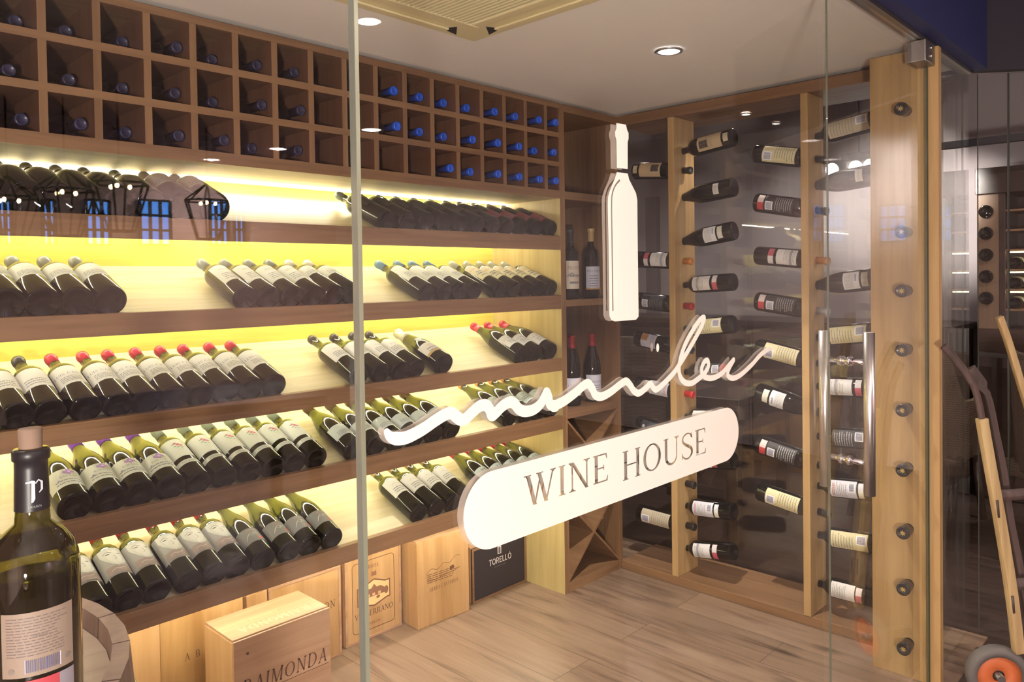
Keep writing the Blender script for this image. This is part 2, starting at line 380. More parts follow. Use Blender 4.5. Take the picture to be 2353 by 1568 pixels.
# ================================================================== THE SETTING
def struct(o): o['kind'] = 'structure'; return o
struct(box('floor', -.6, 3.20, .70, 2.60, -.06, 0, M_floor, bevel=0))
struct(box('ceiling', -.6, 3.16, .745, 2.60, ZC, ZC+.05, M_ceil, bevel=0))
struct(box('wall_back', -.6, 3.16, 2.562, 2.66, 0, ZC, M_mauve, bevel=0))
struct(box('wall_left', -.68, -.6, .70, 2.66, 0, ZC, M_mauve, bevel=0))
# restaurant around the cellar
XR = 5.6
fl = MB()
for a in ((-3, 8, -7.3, .70), (3.20, 8, .70, 6), (-3, 3.2, 2.66, 6), (-3, -.68, .70, 2.66)): fl.box(a[0], a[1], a[2], a[3], -.07, -.008, M_floor2)
struct(fl.obj('floor_restaurant'))
cl = MB()
M_rceil = plaster('restaurant_ceiling_paint', (.42, .36, .36))
cl.box(-3, 8, -7.3, 6, ZR, ZR+.06, M_rceil)
struct(cl.obj('ceiling_restaurant'))
struct(box('wall_rear', -3, 8, -7.4, -7.3, 0, ZR, M_mauve, bevel=0))
struct(box('wall_side', -3.1, -3, -7.3, 6, 0, ZR, M_mauve, bevel=0))
struct(box('wall_right', XR, XR+.1, -7.3, 6, 0, ZR, M_grey, bevel=0))
struct(box('wall_far', -3, XR, 5.2, 5.3, 0, ZR, M_grey, bevel=0))
# dark pilaster on the far side wall, seen between cabinet and first post
p_ = onX(1484, 600, XR-.06); q_ = onX(1509, 600, XR-.06)
struct(box('trim_1', XR-.06, XR, q_.y, p_.y, 0, 2.05, M_greyd))
# navy bulkhead over the glass, with its turned return
b = MB(); b.box(-3, 3.213, .70, .745, ZC-.004, ZR, M_navy)
struct(b.obj('trim_2'))
A_, B_ = Vector((3.213, .741, 0)), Vector((4.30, -.78, 0)); dd = (B_-A_).normalized(); nn = Vector((-dd.y, dd.x, 0))
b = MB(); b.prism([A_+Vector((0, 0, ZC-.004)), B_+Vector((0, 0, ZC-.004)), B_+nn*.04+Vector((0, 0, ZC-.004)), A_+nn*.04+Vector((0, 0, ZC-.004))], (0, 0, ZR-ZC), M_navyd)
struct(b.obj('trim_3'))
# metal head channel holding the glass
b = MB(); b.box(-.6, 3.20, .748, .784, ZC-.016, ZC-.001, M_dsteel); struct(b.obj('trim_4'))
# ---- glass front
def pane(name, x0, x1, z0=.004, z1=ZC-.016, y=YG, th=.010, right_edge=M_edgel, left_edge=M_edgel):
    b = MB(); g = b.mi(M_glass); e = b.mi(right_edge); e2 = b.mi(left_edge)
    v = b.box(x0, x1, y, y+th, z0, z1, M_glass)
    b.bm.faces.ensure_lookup_table()
    b.bm.normal_update()
    for f in b.bm.faces:
        c = f.calc_center_median()
        if abs(c.x-x1) < 1e-5: f.material_index = e
        elif abs(c.x-x0) < 1e-5: f.material_index = e2
        elif abs(c.z-z0) < 1e-5 or abs(c.z-z1) < 1e-5: f.material_index = e
    return struct(b.obj(name))
pane('window_1', -.6, .5108)
pane('window_2', .5165, 1.8845, right_edge=M_glass)
door = pane('door_1', 1.8885, 2.694, .008, ZC-.02, right_edge=M_glass, left_edge=M_glass)
struct(box('trim_6', 1.8850, 1.8880, YG, YG+.004, .006, ZC-.02, M_seal, bevel=0))
struct(box('trim_7', 2.6945, 2.7035, YG-.001, YG+.009, .002, ZC-.02, M_edge, bevel=0))
# joint profile between the two fixed panes
b = MB(); b.box(.5110, .5162, YG-.0015, YG+.0115, .004, ZC-.016, mat('joint_profile', (.24, .25, .18), .25, .3, coat=.4))
struct(b.obj('trim_5'))
pane('window_3', 2.737, 3.205, right_edge=M_glass, left_edge=M_glass)
b = MB()
for s0, s1 in ((.01, None), ):
    pass
mid = onX(2318, 500, 3.36)
# pane along the turned return, cut at the joint seen in the photograph
def ret_pane(name, t0, t1):
    b = MB(); a = A_+dd*t0; c = A_+dd*t1
    pts = [a, c, c+nn*.01, a+nn*.01]
    b.prism([Vector((p.x, p.y, .004)) for p in pts], (0, 0, ZC-.02), M_glass)
    b.bm.faces.ensure_lookup_table(); b.bm.normal_update(); e = b.mi(M_edgel)
    for f in b.bm.faces:
        if abs(f.normal.dot(dd)) > .9: f.material_index = e
    return struct(b.obj(name))
def t_at(u):
    lo, hi = 0., 1.8
    for _ in range(40):
        m_ = (lo+hi)/2
        if proj(A_+dd*m_+Vector((0, 0, 1.4)))[0] < u: lo = m_
        else: hi = m_
    return lo
tj = t_at(2319)
ret_pane('window_4', .012, tj-.002); ret_pane('window_5', tj+.002, 1.7)
# glass clamp at the head of the door corner
cl_ = empty('glass_clamp', (2.66, YG, ZC-.05)); tag(cl_, 'small steel glass clamp at the ceiling above the door corner', 'bracket')
b = MB(); b.box(-.055, .055, -.022, .032, -.035, .033, M_dsteel); b.obj('clamp_body', cl_, .003)
b = MB()
for z in (-.012, .014): b.tube([(.0, -.026, z), (.0, -.021, z)], .006, M_steel, 12)
b.obj('screw', cl_)
# ---- door pull: a tube on each side of the glass
hp = empty('door_handle', (0, 0, 0), door)
for nm, (y, x, z0, z1) in dict(a=(.702, 1.996, .797, 1.215), b=(.824, 2.012, .797, 1.214)).items():
    b = MB(); b.tube([(x, y, z0), (x, y, z1)], .0145, M_steel, 24); b.obj('pull_tube', hp)
for z in (1.138, .879):
    b = MB(); b.tube([(1.996, .702, z), (2.012, .824, z)], .008, M_chrome, 16)
    b.tube([(2.001, YG-.012, z), (2.002, YG, z)], .013, M_chrome, 20); b.tube([(2.004, YG+.010, z), (2.006, YG+.022, z)], .013, M_chrome, 20)
    b.obj('connector', hp)
# ================================================================== DISPLAY SHELVES
XL = -.55; XP0, XP1 = 2.452, 2.483
TH = radians(19.5); TT = math.tan(TH)
LIPS = [(1.484, 1.543), (1.232, 1.290), (.968, 1.021), (.716, .775), (.447, .503)]
du = empty('display_shelving', (0, 2.35, 0)); tag(du, 'long oak wall shelving with five lit sloping shelves of bottles', 'shelving')
du_inv = Matrix.Translation((0, -2.35, 0))
def dpart(o): o.location = (0, -2.35, 0); return o
for z0, z1 in LIPS:
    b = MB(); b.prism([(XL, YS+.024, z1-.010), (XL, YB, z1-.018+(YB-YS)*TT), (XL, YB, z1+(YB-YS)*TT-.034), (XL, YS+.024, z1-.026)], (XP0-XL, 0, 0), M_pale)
    brd = dpart(b.obj('shelf_board', du))
    b = MB(); b.prism([(XL, YS, z0), (XL, YS, z1), (XL, YS+.0235, z1+.001), (XL, YS+.0235, z0)], (XP0-XL, 0, 0), M_oakX)
    f = b.obj('shelf_lip', brd, .0015)
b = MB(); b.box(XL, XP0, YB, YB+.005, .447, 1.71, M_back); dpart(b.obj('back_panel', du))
b = MB(); b.box(XP0, XP1, YS, YB+.005, 0, ZC-.018, M_palez)
b.bm.faces.ensure_lookup_table(); fi = b.mi(M_oakZ)
for f in b.bm.faces:
    if abs(f.calc_center_median().y-YS) < 1e-4: f.material_index = fi
dpart(b.obj('side_panel', du)); tag(du.children[-1], 'pale oak end panel with darker front edge')
# led strips
leds = []
for k, z in enumerate([1.702, 1.484, 1.232, .968, .716, .447]):
    y0 = (2.47, 2.46, 2.46, 2.46, 2.46, 2.22)[k]
    zz = z-.0005 if k == 0 else LIPS[k-1][1]+(y0-YS)*TT-.0362
    b = MB(); b.box(XL+.02, XP0-.01, y0-.006, y0+.006, zz-.004, zz, M_led)
    o = dpart(b.obj('led_strip', du))
# ---- cubby grid
cu = empty('cubby_rack', (0, 2.35, 1.70)); tag(cu, 'oak cubby rack of square bottle holes under the ceiling, above the lit shelves', 'wine rack')
def cpart(o): o.location = (0, -2.35, -1.70); return o
CS, CX0 = .1210781, .5506
cols = [CX0+i*CS for i in range(-8, 17)]
b = MB()
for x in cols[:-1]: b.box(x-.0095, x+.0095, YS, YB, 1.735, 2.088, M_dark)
b.bm.faces.ensure_lookup_table(); fi = b.mi(M_oakZ)
for f in b.bm.faces:
    if abs(f.calc_center_median().y-YS) < 1e-4: f.material_index = fi
cpart(b.obj('upright_divider', cu))
for z in (1.847, 1.971):
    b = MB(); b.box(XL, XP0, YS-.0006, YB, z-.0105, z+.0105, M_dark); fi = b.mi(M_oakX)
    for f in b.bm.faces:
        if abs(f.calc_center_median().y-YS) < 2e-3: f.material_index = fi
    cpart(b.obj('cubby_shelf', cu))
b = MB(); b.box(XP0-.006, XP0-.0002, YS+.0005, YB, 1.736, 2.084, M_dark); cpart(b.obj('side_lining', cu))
b = MB(); b.box(XL, XP0, YS-.0012, YB, 1.702, 1.736, M_pale); fi = b.mi(M_oakX); fd = b.mi(M_dark)
for f in b.bm.faces:
    c = f.calc_center_median()
    if abs(c.y-YS) < 2e-3: f.material_index = fi
    elif abs(c.z-1.736) < 1e-4: f.material_index = fd
cpart(b.obj('base_board', cu))
b = MB(); b.box(XL, XP0, YS-.0012, YB, 2.084, 2.106, M_oakX); cpart(b.obj('top_board', cu))
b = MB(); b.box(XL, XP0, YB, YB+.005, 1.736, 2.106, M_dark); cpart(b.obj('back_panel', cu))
# ---- tall corner cabinet with crossed bottle bins
XC1 = 2.867
tc_ = empty('corner_cabinet', (2.67, 2.35, 0)); tag(tc_, 'narrow tall oak corner cabinet with open shelves and crossed bottle bins', 'cabinet')
def tpart(o): o.location = (-2.67, -2.35, 0); return o
def two(b, x0, x1, y0, y1, z0, z1, inner, outer):
    i = len(b.bm.faces); b.box(x0, x1, y0, y1, z0, z1, inner); b.bm.faces.ensure_lookup_table(); fi = b.mi(outer)
    for f in b.bm.faces[i:]:
        if abs(f.calc_center_median().y-y0) < 1e-4: f.material_index = fi
b = MB(); two(b, XC1-.026, XC1, YS, YB, 0, 2.075, M_oakZ, M_oakZ); tpart(b.obj('side_panel', tc_))
for z0, z1 in ((.0, .042), (.754, .791), (1.240, 1.268), (1.702, 1.735), (2.075, 2.106)):
    b = MB(); two(b, XP1, XC1-.026 if z1 < 2.08 else XC1, YS+.0005, YB, z0, z1, M_oakX, M_oakX); tpart(b.obj('shelf_board', tc_))
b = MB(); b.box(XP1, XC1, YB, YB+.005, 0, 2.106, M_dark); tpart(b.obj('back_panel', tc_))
xa, xb = XP1, XC1-.026
for z0, z1 in ((.042, .398), (.398, .754)):
    for s_ in (1, -1):
        t_ = .009; xx0, xx1 = (xa, xb) if s_ > 0 else (xb, xa); L_ = sqrt((xb-xa)**2+(z1-z0)**2); ox = t_*(z1-z0)/L_; oz = t_*(xb-xa)/L_
        b = MB()
        if s_ > 0: b.prism([(xa, YS+.003, z0), (xa, YS+.003, z0+oz*2), (xb, YS+.003, z1), (xb, YS+.003, z1-oz*2)], (0, .40, 0), M_oakY)
        else: b.prism([(xa, YS+.004, z1), (xa, YS+.004, z1-oz*2), (xb, YS+.004, z0), (xb, YS+.004, z0+oz*2)], (0, .40, 0), M_oakY)
        tpart(b.obj('diagonal_divider', tc_))
# ================================================================== PEG RACK AGAINST THE BACK GLASS
XB, XG = 2.854, 3.16
rk = empty('peg_rack', (2.95, 1.5, 0)); tag(rk, 'oak wall rack of drilled upright posts holding bottles by the neck', 'wine rack')
def rpart(o): o.location = (-2.95, -1.5, 0); return o
b = MB(); b.box(XB, XG-.02, .90, YS-.001, 2.060, 2.105, M_oakY); rpart(b.obj('top_rail', rk, .002))
b = MB(); b.box(XB, XG-.02, .95, YS-.001, 0.0, .037, M_oakY); rpart(b.obj('plinth', rk, .002))
M_dglass = thin_glass('double_glazing', (.96, .97, .965), .062)
struct(box('window_6', XG, XG+.008, .80, 2.60, .004, ZC-.016, M_dglass, bevel=0))
HX = 2.93
def post(y0, y1, x0, x1, z0, z1, holes, axis, parent):
    b = MB(); b.box(x0, x1, y0, y1, z0, z1, M_post); o = b.obj('drilled_post', parent)
    c = MB()
    for h in holes:
        if axis == 'Y': c.tube([(h[0], y0-.02, h[1]), (h[0], y1+.02, h[1])], .0168, M_black, 20)
        else: c.tube([(x0-.02, h[0], h[1]), (x1+.02, h[0], h[1])], .0172, M_black, 20)
    co = c.obj('cutter')
    md = o.modifiers.new('holes', 'BOOLEAN'); md.object = co; md.operation = 'DIFFERENCE'; md.solver = 'EXACT'
    bpy.context.view_layer.update()
    dg = bpy.context.evaluated_depsgraph_get(); me = bpy.data.meshes.new_from_object(o.evaluated_get(dg)); me.name = 'drilled_post'
    o.modifiers.clear(); o.data = me; bpy.data.objects.remove(co)
    bv = o.modifiers.new('bevel', 'BEVEL'); bv.width = .0015; bv.segments = 2; bv.limit_method = 'ANGLE'; bv.angle_limit = radians(60)
    return o
# ---- ceiling things
def downlight(name, loc, label, group=None, r=.042, mt=None, energy=6, spot=110, col=(1, .86, .72), par=None):
    e = empty(name, loc); tag(e, label, 'ceiling light', group)
    b = MB(); b.lathe([(r, -.002), (r*1.32, -.002), (r*1.34, -.006), (r*1.02, -.008), (r, -.004)], M_steel, 28); b.obj('trim_ring', e)
    b = MB(); b.lathe([(0, -.0065), (r*.98, -.005)], mt or M_lamp, 28, smooth=False); b.obj('lamp_disc', e)
    if energy: lamp('downlight_lamp', 'SPOT', (0, 0, -.0085), energy, col, e, target=None, size=.01, spot=spot, blend=.7)
    return e
downlight('ceiling_light', (2.18, 1.41, ZC), 'round bluish recessed spotlight glowing in the cream ceiling of the cellar', r=.036, energy=62, spot=86, col=(1, .90, .80))
downlight('ceiling_light', (.10, 1.45, ZC), 'added cellar fill spot above the barrel, unseen left of the view', r=.036, energy=12, spot=90, col=(1, .90, .80))  # unseen lamp added so light off the floor lifts the ceiling
downlight('ceiling_light', (3.02, 1.57, 2.0595), 'small recessed spot under the top rail of the bottle rack', r=.018, mt=M_lampw, energy=3, spot=150)
# air conditioner cassette
ac = empty('air_conditioner', (1.155, 1.295, ZC)); tag(ac, 'cream square ceiling air conditioner with a slatted grille', 'air conditioner')
h = .475
b = MB(); b.box(-h, h, -h, h, -.014, 0, M_white); b.obj('cover_plate', ac, .006)
b = MB()
for s_ in (1, -1):
    for t_ in (1, -1):
        b.prism([(t_*.34, s_*.40, -.0155), (t_*.385, s_*.455, -.0155), (t_*.32, s_*.442, -.0155)], (0, 0, .0013), M_black)
        b.prism([(s_*.40, t_*.34, -.0155), (s_*.455, t_*.385, -.0155), (s_*.442, t_*.32, -.0155)], (0, 0, .0013), M_black)
b.obj('air_slot', ac)
for s_ in (1, -1):
    b = MB(); b.box(-.33, .33, s_*.432-.010, s_*.432+.014, -.021, -.0145, M_white); b.obj('louver', ac, .003)
    b = MB(); b.box(s_*.432-.010, s_*.432+.014, -.33, .33, -.021, -.0145, M_white); b.obj('louver', ac, .003)
b = MB(); g = .375
for a in ((-g, g, -g, -g+.035), (-g, g, g-.035, g), (-g, -g+.035, -g+.035, g-.035), (g-.035, g, -g+.035, g-.035)): b.box(a[0], a[1], a[2], a[3], -.024, -.014, M_white)
b.obj('grille_frame', ac, .004)
b = MB(); b.box(-g+.035, g-.035, -g+.035, g-.035, -.016, -.0142, M_slat)
k = -g+.045
while k < g-.04: b.box(k, k+.007, -g+.035, g-.035, -.023, -.016, M_white); k += .0155
b.obj('grille', ac)
# ================================================================== BOTTLES
def prof(shape, r, L):
    n = r*.365
    if shape == 'bordeaux':
        p = [(0, .012*L/.3), (r*.55, .010), (r*.80, .002), (r*.93, .001), (r, .008), (r, .180), (r*.985, .189), (r*.90, .200), (r*.70, .211), (n+.003, .221), (n, .231), (n*.97, .285), (n*1.12, .2865), (n*1.12, .297), (n*.95, .300), (0, .300)]
    elif shape == 'burgundy':
        p = [(0, .014), (r*.55, .011), (r*.82, .002), (r*.94, .001), (r, .009), (r, .140), (r*.975, .156), (r*.90, .176), (r*.78, .196), (r*.62, .216), (r*.48, .236), (n+.001, .254), (n*.97, .285), (n*1.13, .2865), (n*1.13, .297), (n*.95, .300), (0, .300)]
    else:
        p = [(0, .016), (r*.5, .012), (r*.82, .002), (r*.94, .001), (r, .010), (r, .120), (r*.97, .140), (r*.88, .166), (r*.72, .195), (r*.56, .225), (r*.42, .26), (n*1.05, .282), (n*1.25, .286), (n*1.25, .296), (n*1.05, .300), (0, .300)]
    return [(a, z*L/.3) for a, z in p]
MESHC = {}
def rad_at(pr, t):
    best = None
    for (r0, z0), (r1, z1) in zip(pr[4:], pr[5:]):
        if z0 <= t <= z1 and z1 > z0: return r0+(r1-r0)*(t-z0)/(z1-z0)
    return pr[4][0]
def wrapped(b, polys, m, pr, off, clipw=None):
    """flat label shapes (s across, t up the bottle) laid on the bottle's surface"""
    t = bmesh.new()
    for p in polys:
        try: t.faces.new([t.verts.new((s_, 0, tt)) for s_, tt in p])
        except ValueError: pass
    if not t.faces: t.free(); return
    R0 = pr[4][0]
    xs = [v.co.x for v in t.verts]
    step = R0*.24; k = math.ceil(min(xs)/step)
    while k*step < max(xs):
        gm = t.verts[:]+t.edges[:]+t.faces[:]
        bmesh.ops.bisect_plane(t, geom=gm, plane_co=(k*step, 0, 0), plane_no=(1, 0, 0)); k += 1
    i = b.mi(m); mp = {}
    for v in t.verts:
        a = v.co.x/R0; r = rad_at(pr, v.co.z)+off; mp[v] = b.bm.verts.new((r*sin(a), -r*cos(a), v.co.z))
    for f in t.faces:
        try: nf = b.bm.faces.new([mp[v] for v in f.verts]); nf.material_index = i
        except ValueError: pass
    t.free()
def cm(c): # plain printed colour
    k = 'print_%02x%02x%02x' % tuple(int(q*255) for q in c)
    return mat(k, c, .6)
def paper(c):
    k = 'paper_%02x%02x%02x' % tuple(int(q*255) for q in c)
    return mat(k, c, .55)
INK = (.03, .03, .04); GREY = (.17, .17, .19)
def lines(s0, s1, t0, t1, n, seed=3):
    rnd = random.Random(seed); out = []
    for k in range(n):
        t = t1-(t1-t0)*(k+.5)/n; h = (t1-t0)/n*.32; x = s0
        e = s1-rnd.random()*(s1-s0)*.25
        while x < e:
            w = (s1-s0)*(.06+.12*rnd.random()); out.append([(x, t-h/2), (min(x+w, e), t-h/2), (min(x+w, e), t+h/2), (x, t+h/2)]); x += w+(s1-s0)*.025
    return out
def barcode(s0, s1, t0, t1, seed=1):
    rnd = random.Random(seed); out = []; x = s0
    while x < s1:
        w = .0005+.001*rnd.random(); out.append([(x, t0), (min(x+w, s1), t0), (min(x+w, s1), t1), (x, t1)]); x += w+.0008
    return out
def rect(s0, s1, t0, t1): return [[(s0, t0), (s1, t0), (s1, t1), (s0, t1)]]
def disc(cs, ct, r, n=12, ry=None): return [[(cs+r*cos(2*pi*k/n), ct+(ry or r)*sin(2*pi*k/n)) for k in range(n)]]
def stroke(pts, w): return pl([tuple(q) for q in spline(pts, 5)], w)
def at_(polys, s, t): return [[(a+s, b_+t) for a, b_ in p] for p in polys]
WHITE = (.86, .87, .86); CREAM = (.80, .72, .46); TAN = (.60, .46, .30)
def front_label(txt, t0, t1, hw, col=WHITE, ink=GREY, ty=.6, h=.008, n=4, slant=0, extra=None):
    pr_ = [(ink, at_(text_polys(txt, h, slant=slant), 0, t0+(t1-t0)*ty))] if txt else []
    pr_.append((GREY, lines(-hw*.6, hw*.6, t0+(t1-t0)*.10, t0+(t1-t0)*(ty-.15), n)))
    if extra: pr_ += extra
    return dict(t0=t0, t1=t1, hw=hw, col=col, prints=pr_)
ROSE = [((.55, .12, .16), disc(.004, .158, .006)+disc(.011, .153, .005)+disc(-.002, .166, .004)), ((.12, .22, .12), disc(-.006, .150, .004, 8, .002)+disc(.001, .144, .005, 8, .002)+disc(.010, .140, .004, 8, .002)+disc(-.008, .162, .004, 8, .002)), ((.3, .3, .3), stroke([(-.004, .128), (.002, .133), (.006, .127), (.012, .132)], .0007))]
PANSY = [((.36, .16, .58), disc(.004, .146, .007)+disc(.013, .140, .006)+disc(-.005, .139, .006)+disc(.004, .134, .005)), ((.70, .55, .80), disc(.005, .141, .003)), ((.45, .50, .30), disc(-.008, .148, .004)+disc(.018, .132, .004)), ((.15, .2, .55), disc(-.026, .108, .003))]
FACE = [((.62, .64, .66), [[(-.030, .185), (.030, .185), (.030, .125), (.018, .112), (.004, .106), (-.010, .118), (-.022, .140), (-.030, .160)]]), ((.74, .75, .77), [[(-.018, .165), (.012, .176), (.028, .150), (.014, .118), (0, .112), (-.012, .135)]]),
        ((.16, .15, .17), disc(-.010, .158, .006, 12, .0025)+stroke([(-.020, .162), (-.010, .168), (.001, .162)], .0018)+disc(.017, .156, .005, 12, .002)), ((.12, .11, .12), stroke([(.003, .150), (.007, .136), (.001, .132)], .001)),
        ((.30, .22, .24), rect(-.030, .030, .075, .106)), ((.75, .72, .72), stroke([(-.018, .088), (-.006, .094), (.004, .090), (.018, .097)], .0012))]
BL = dict
KINDS = {
 'magnum_dark': BL(shape='burgundy', r=.043, L=.31, cap=(.10, .11, .09), cl=.055, labels=[]),
 'magnum_tan': BL(shape='bordeaux', r=.045, L=.31, cap=(.16, .15, .12), cl=.055, labels=[front_label('', .10, .19, .055, (.52, .47, .36), n=3, extra=[((.25, .22, .16), stroke([(-.02, .15), (-.01, .157), (0, .148), (.01, .156), (.02, .15)], .0012))])]),
 'plain_dark': BL(shape='bordeaux', r=.037, L=.315, cap=(.10, .12, .11), cl=.05, labels=[dict(t0=.09, t1=.17, hw=.034, col=(.035, .033, .03), prints=[])]),
 'red_label': BL(shape='bordeaux', r=.037, L=.315, cap=(.14, .10, .06), cl=.05, labels=[front_label('', .04, .115, .050, (.42, .07, .085), ink=(.7, .6, .5), n=3)]),
 'white_grey': BL(shape='bordeaux', r=.041, L=.315, cap=(.30, .32, .28), cl=.06, labels=[front_label('', .10, .185, .055, (.84, .87, .84), n=4)]),
 'white_greycap': BL(shape='bordeaux', r=.0375, L=.315, cap=(.25, .29, .27), cl=.055, labels=[front_label('', .07, .19, .040, (.82, .86, .82), ty=.65, n=4, extra=[((.55, .57, .55), rect(-.02, .02, .15, .165))])]),
 'white_whitecap': BL(shape='bordeaux', r=.0375, L=.315, cap=(.85, .84, .74), cl=.055, labels=[front_label('CASTELL', .12, .19, .042, (.83, .86, .82), ty=.6, h=.007, n=3)]),
 'blue_cap': BL(shape='bordeaux', r=.0375, L=.315, cap=(.14, .26, .38), cl=.055, labels=[front_label('', .075, .19, .042, (.84, .88, .82), n=5)]),
 'tan_label': BL(shape='bordeaux', r=.0375, L=.315, cap=(.48, .50, .42), cl=.055, labels=[front_label('PROTOS', .075, .19, .040, (.80, .73, .46), ink=(.55, .22, .12), ty=.72, h=.014, n=3, extra=[((.42, .40, .34), stroke([(-.035, .112), (-.015, .120), (.01, .110), (.035, .118)], .006))])]),
 'red_cap': BL(shape='bordeaux', r=.0385, L=.315, cap=(.60, .025, .06), cl=.045, labels=[front_label('LUIS CAÑAS', .085, .185, .046, (.86, .87, .90), ink=(.06, .10, .26), ty=.55, h=.0115, n=4)]),
 'black_cap_white': BL(shape='bordeaux', r=.0385, L=.315, cap=(.03, .03, .03), cl=.04, labels=[front_label('', .085, .185, .046, (.86, .86, .90), n=3)]),
 'valley': BL(shape='bordeaux', r=.0375, L=.315, cap=(.05, .045, .045), cl=.028, labels=[front_label('VALL', .09, .19, .044, (.84, .84, .88), ty=.6, h=.010, n=4)]),
 'gold_label': BL(shape='champagne', r=.042, L=.30, cap=(.60, .58, .44), cl=.07, labels=[front_label('PERIA', .045, .115, .052, (.84, .82, .80), ink=(.55, .40, .22), ty=.7, h=.010, n=2, extra=[((.52, .32, .10), rect(-.052, .052, .045, .056))]), dict(t0=.150, t1=.172, hw=.025, col=(.5, .55, .62), prints=[])]),
 'crimson_burg': BL(shape='burgundy', r=.040, L=.315, cap=(.58, .02, .05), cl=.05, labels=[front_label('LA MONTESA', .045, .120, .048, (.84, .84, .87), ink=(.10, .10, .13), ty=.66, h=.009, n=4)]),
 'purple_cap': BL(shape='burgundy', r=.0415, L=.315, cap=(.26, .07, .50), cl=.045, labels=[front_label('RAIGUER', .045, .120, .058, (.80, .84, .76), ink=(.12, .12, .13), ty=.55, h=.008, n=2, extra=[(c, at_(p, 0, -.035)) for c, p in PANSY])]),
 'rose_label': BL(shape='bordeaux', r=.0380, L=.315, cap=(.34, .42, .34), cl=.055, labels=[dict(t0=.095, t1=.190, hw=.044, col=(.83, .88, .82), prints=ROSE), dict(t0=.058, t1=.076, hw=.044, col=(.80, .85, .80), prints=[(GREY, lines(-.02, .02, .062, .072, 2))])]),
 'brown_neck': BL(shape='burgundy', r=.040, L=.315, cap=(.14, .08, .03), cl=.045, labels=[front_label('', .050, .115, .050, (.58, .66, .66), n=4)]),
 'orange_cap': BL(shape='burgundy', r=.039, L=.315, cap=(.85, .36, .06), cl=.018, labels=[front_label('DIDO', .055, .125, .048, (.62, .72, .68), ink=(.15, .17, .17), ty=.72, h=.012, n=3)]),
 'face_label': BL(shape='bordeaux', r=.0385, L=.315, cap=(.62, .05, .04), cl=.05, labels=[dict(t0=.070, t1=.186, hw=.046, col=(.42, .42, .46), prints=FACE)]),
 'grey_red': BL(shape='burgundy', r=.039, L=.315, cap=(.30, .32, .14), cl=.03, labels=[dict(t0=.050, t1=.115, hw=.048, col=(.22, .22, .24), prints=[((.7, .7, .72), stroke([(-.025, .065), (-.012, .085), (0, .078), (.006, .092), (.018, .084)], .0009)+stroke([(-.022, .070), (-.004, .092), (.010, .082)], .0008)), ((.68, .08, .07), rect(.012, .028, .060, .072)), ((.6, .2, .2), lines(-.012, .014, .100, .106, 1))])]),
 'gold_cap': BL(shape='bordeaux', r=.0375, L=.315, cap=(.62, .46, .16), cl=.045, labels=[front_label('', .100, .190, .043, (.86, .87, .86), n=3, extra=[((.35, .35, .35), stroke([(-.02, .152), (-.008, .160), (.004, .152), (.018, .160)], .0012))])]),
 'red_blue': BL(shape='burgundy', r=.039, L=.315, cap=(.65, .02, .05), cl=.045, labels=[front_label('TEL', .060, .120, .048, (.60, .72, .76), ink=(.03, .05, .08), ty=.6, h=.022, n=1)]),
 'blue_cubby': BL(shape='bordeaux', r=.037, L=.315, cap=(.02, .12, .80), cl=.055, labels=[]),
 'navy_cubby': BL(shape='bordeaux', r=.037, L=.315, cap=(.028, .028, .075), cl=.05, labels=[]),
 'up_cream': BL(shape='bordeaux', r=.038, L=.31, cap=(.04, .04, .05), cl=.055, labels=[front_label('PROTOS', .045, .17, .040, (.62, .56, .48), ink=(.3, .1, .08), ty=.75, h=.014, n=2, extra=[((.35, .32, .30), stroke([(-.035, .10), (-.015, .115), (.01, .10), (.035, .11)], .008))])]),
 'up_gold': BL(shape='bordeaux', r=.040, L=.32, cap=(.50, .38, .18), cl=.060, labels=[front_label('VIÑA POMAL', .04, .145, .042, (.50, .50, .62), ink=(.08, .08, .12), ty=.8, h=.010, n=5, extra=[((.40, .24, .12), rect(-.042, .042, .04, .048))])]),
 'up_red': BL(shape='burgundy', r=.040, L=.31, cap=(.36, .02, .03), cl=.055, labels=[front_label('LA MONTESA', .045, .125, .048, (.62, .62, .74), ink=(.12, .12, .2), ty=.6, h=.010, n=3)]),
}
# rack bottles: the side towards the room carries small back labels
def back_label(t0, t1, hw, col, seed, ink=(.30, .28, .22), bc=True, band=None, red=False):
    P_ = [(ink, lines(-hw*.8, hw*.8, t0+(t1-t0)*.36, t1-.006, 8, seed))]
    if bc: P_.append(((.88, .88, .9), rect(-hw*.2, hw*.75, t0+.005, t0+(t1-t0)*.30))); P_.append(((.08, .08, .2), barcode(-hw*.1, hw*.65, t0+.008, t0+(t1-t0)*.27, seed)))
    if red: P_.append(((.65, .12, .12), at_(text_polys('INFIERNO', .009), 0, t1-.014)))
    if band: P_.append(band)
    return dict(t0=t0, t1=t1, hw=hw, col=col, prints=P_)
def strip(t0, t1, hw, cols, s0=None):
    a = -hw if s0 is None else s0
    return dict(t0=t0, t1=t1, hw=hw, col=cols[0], prints=[(cols[1], rect(a, a+hw, t0, t1))])
KINDS['_'] = None; del KINDS['_']
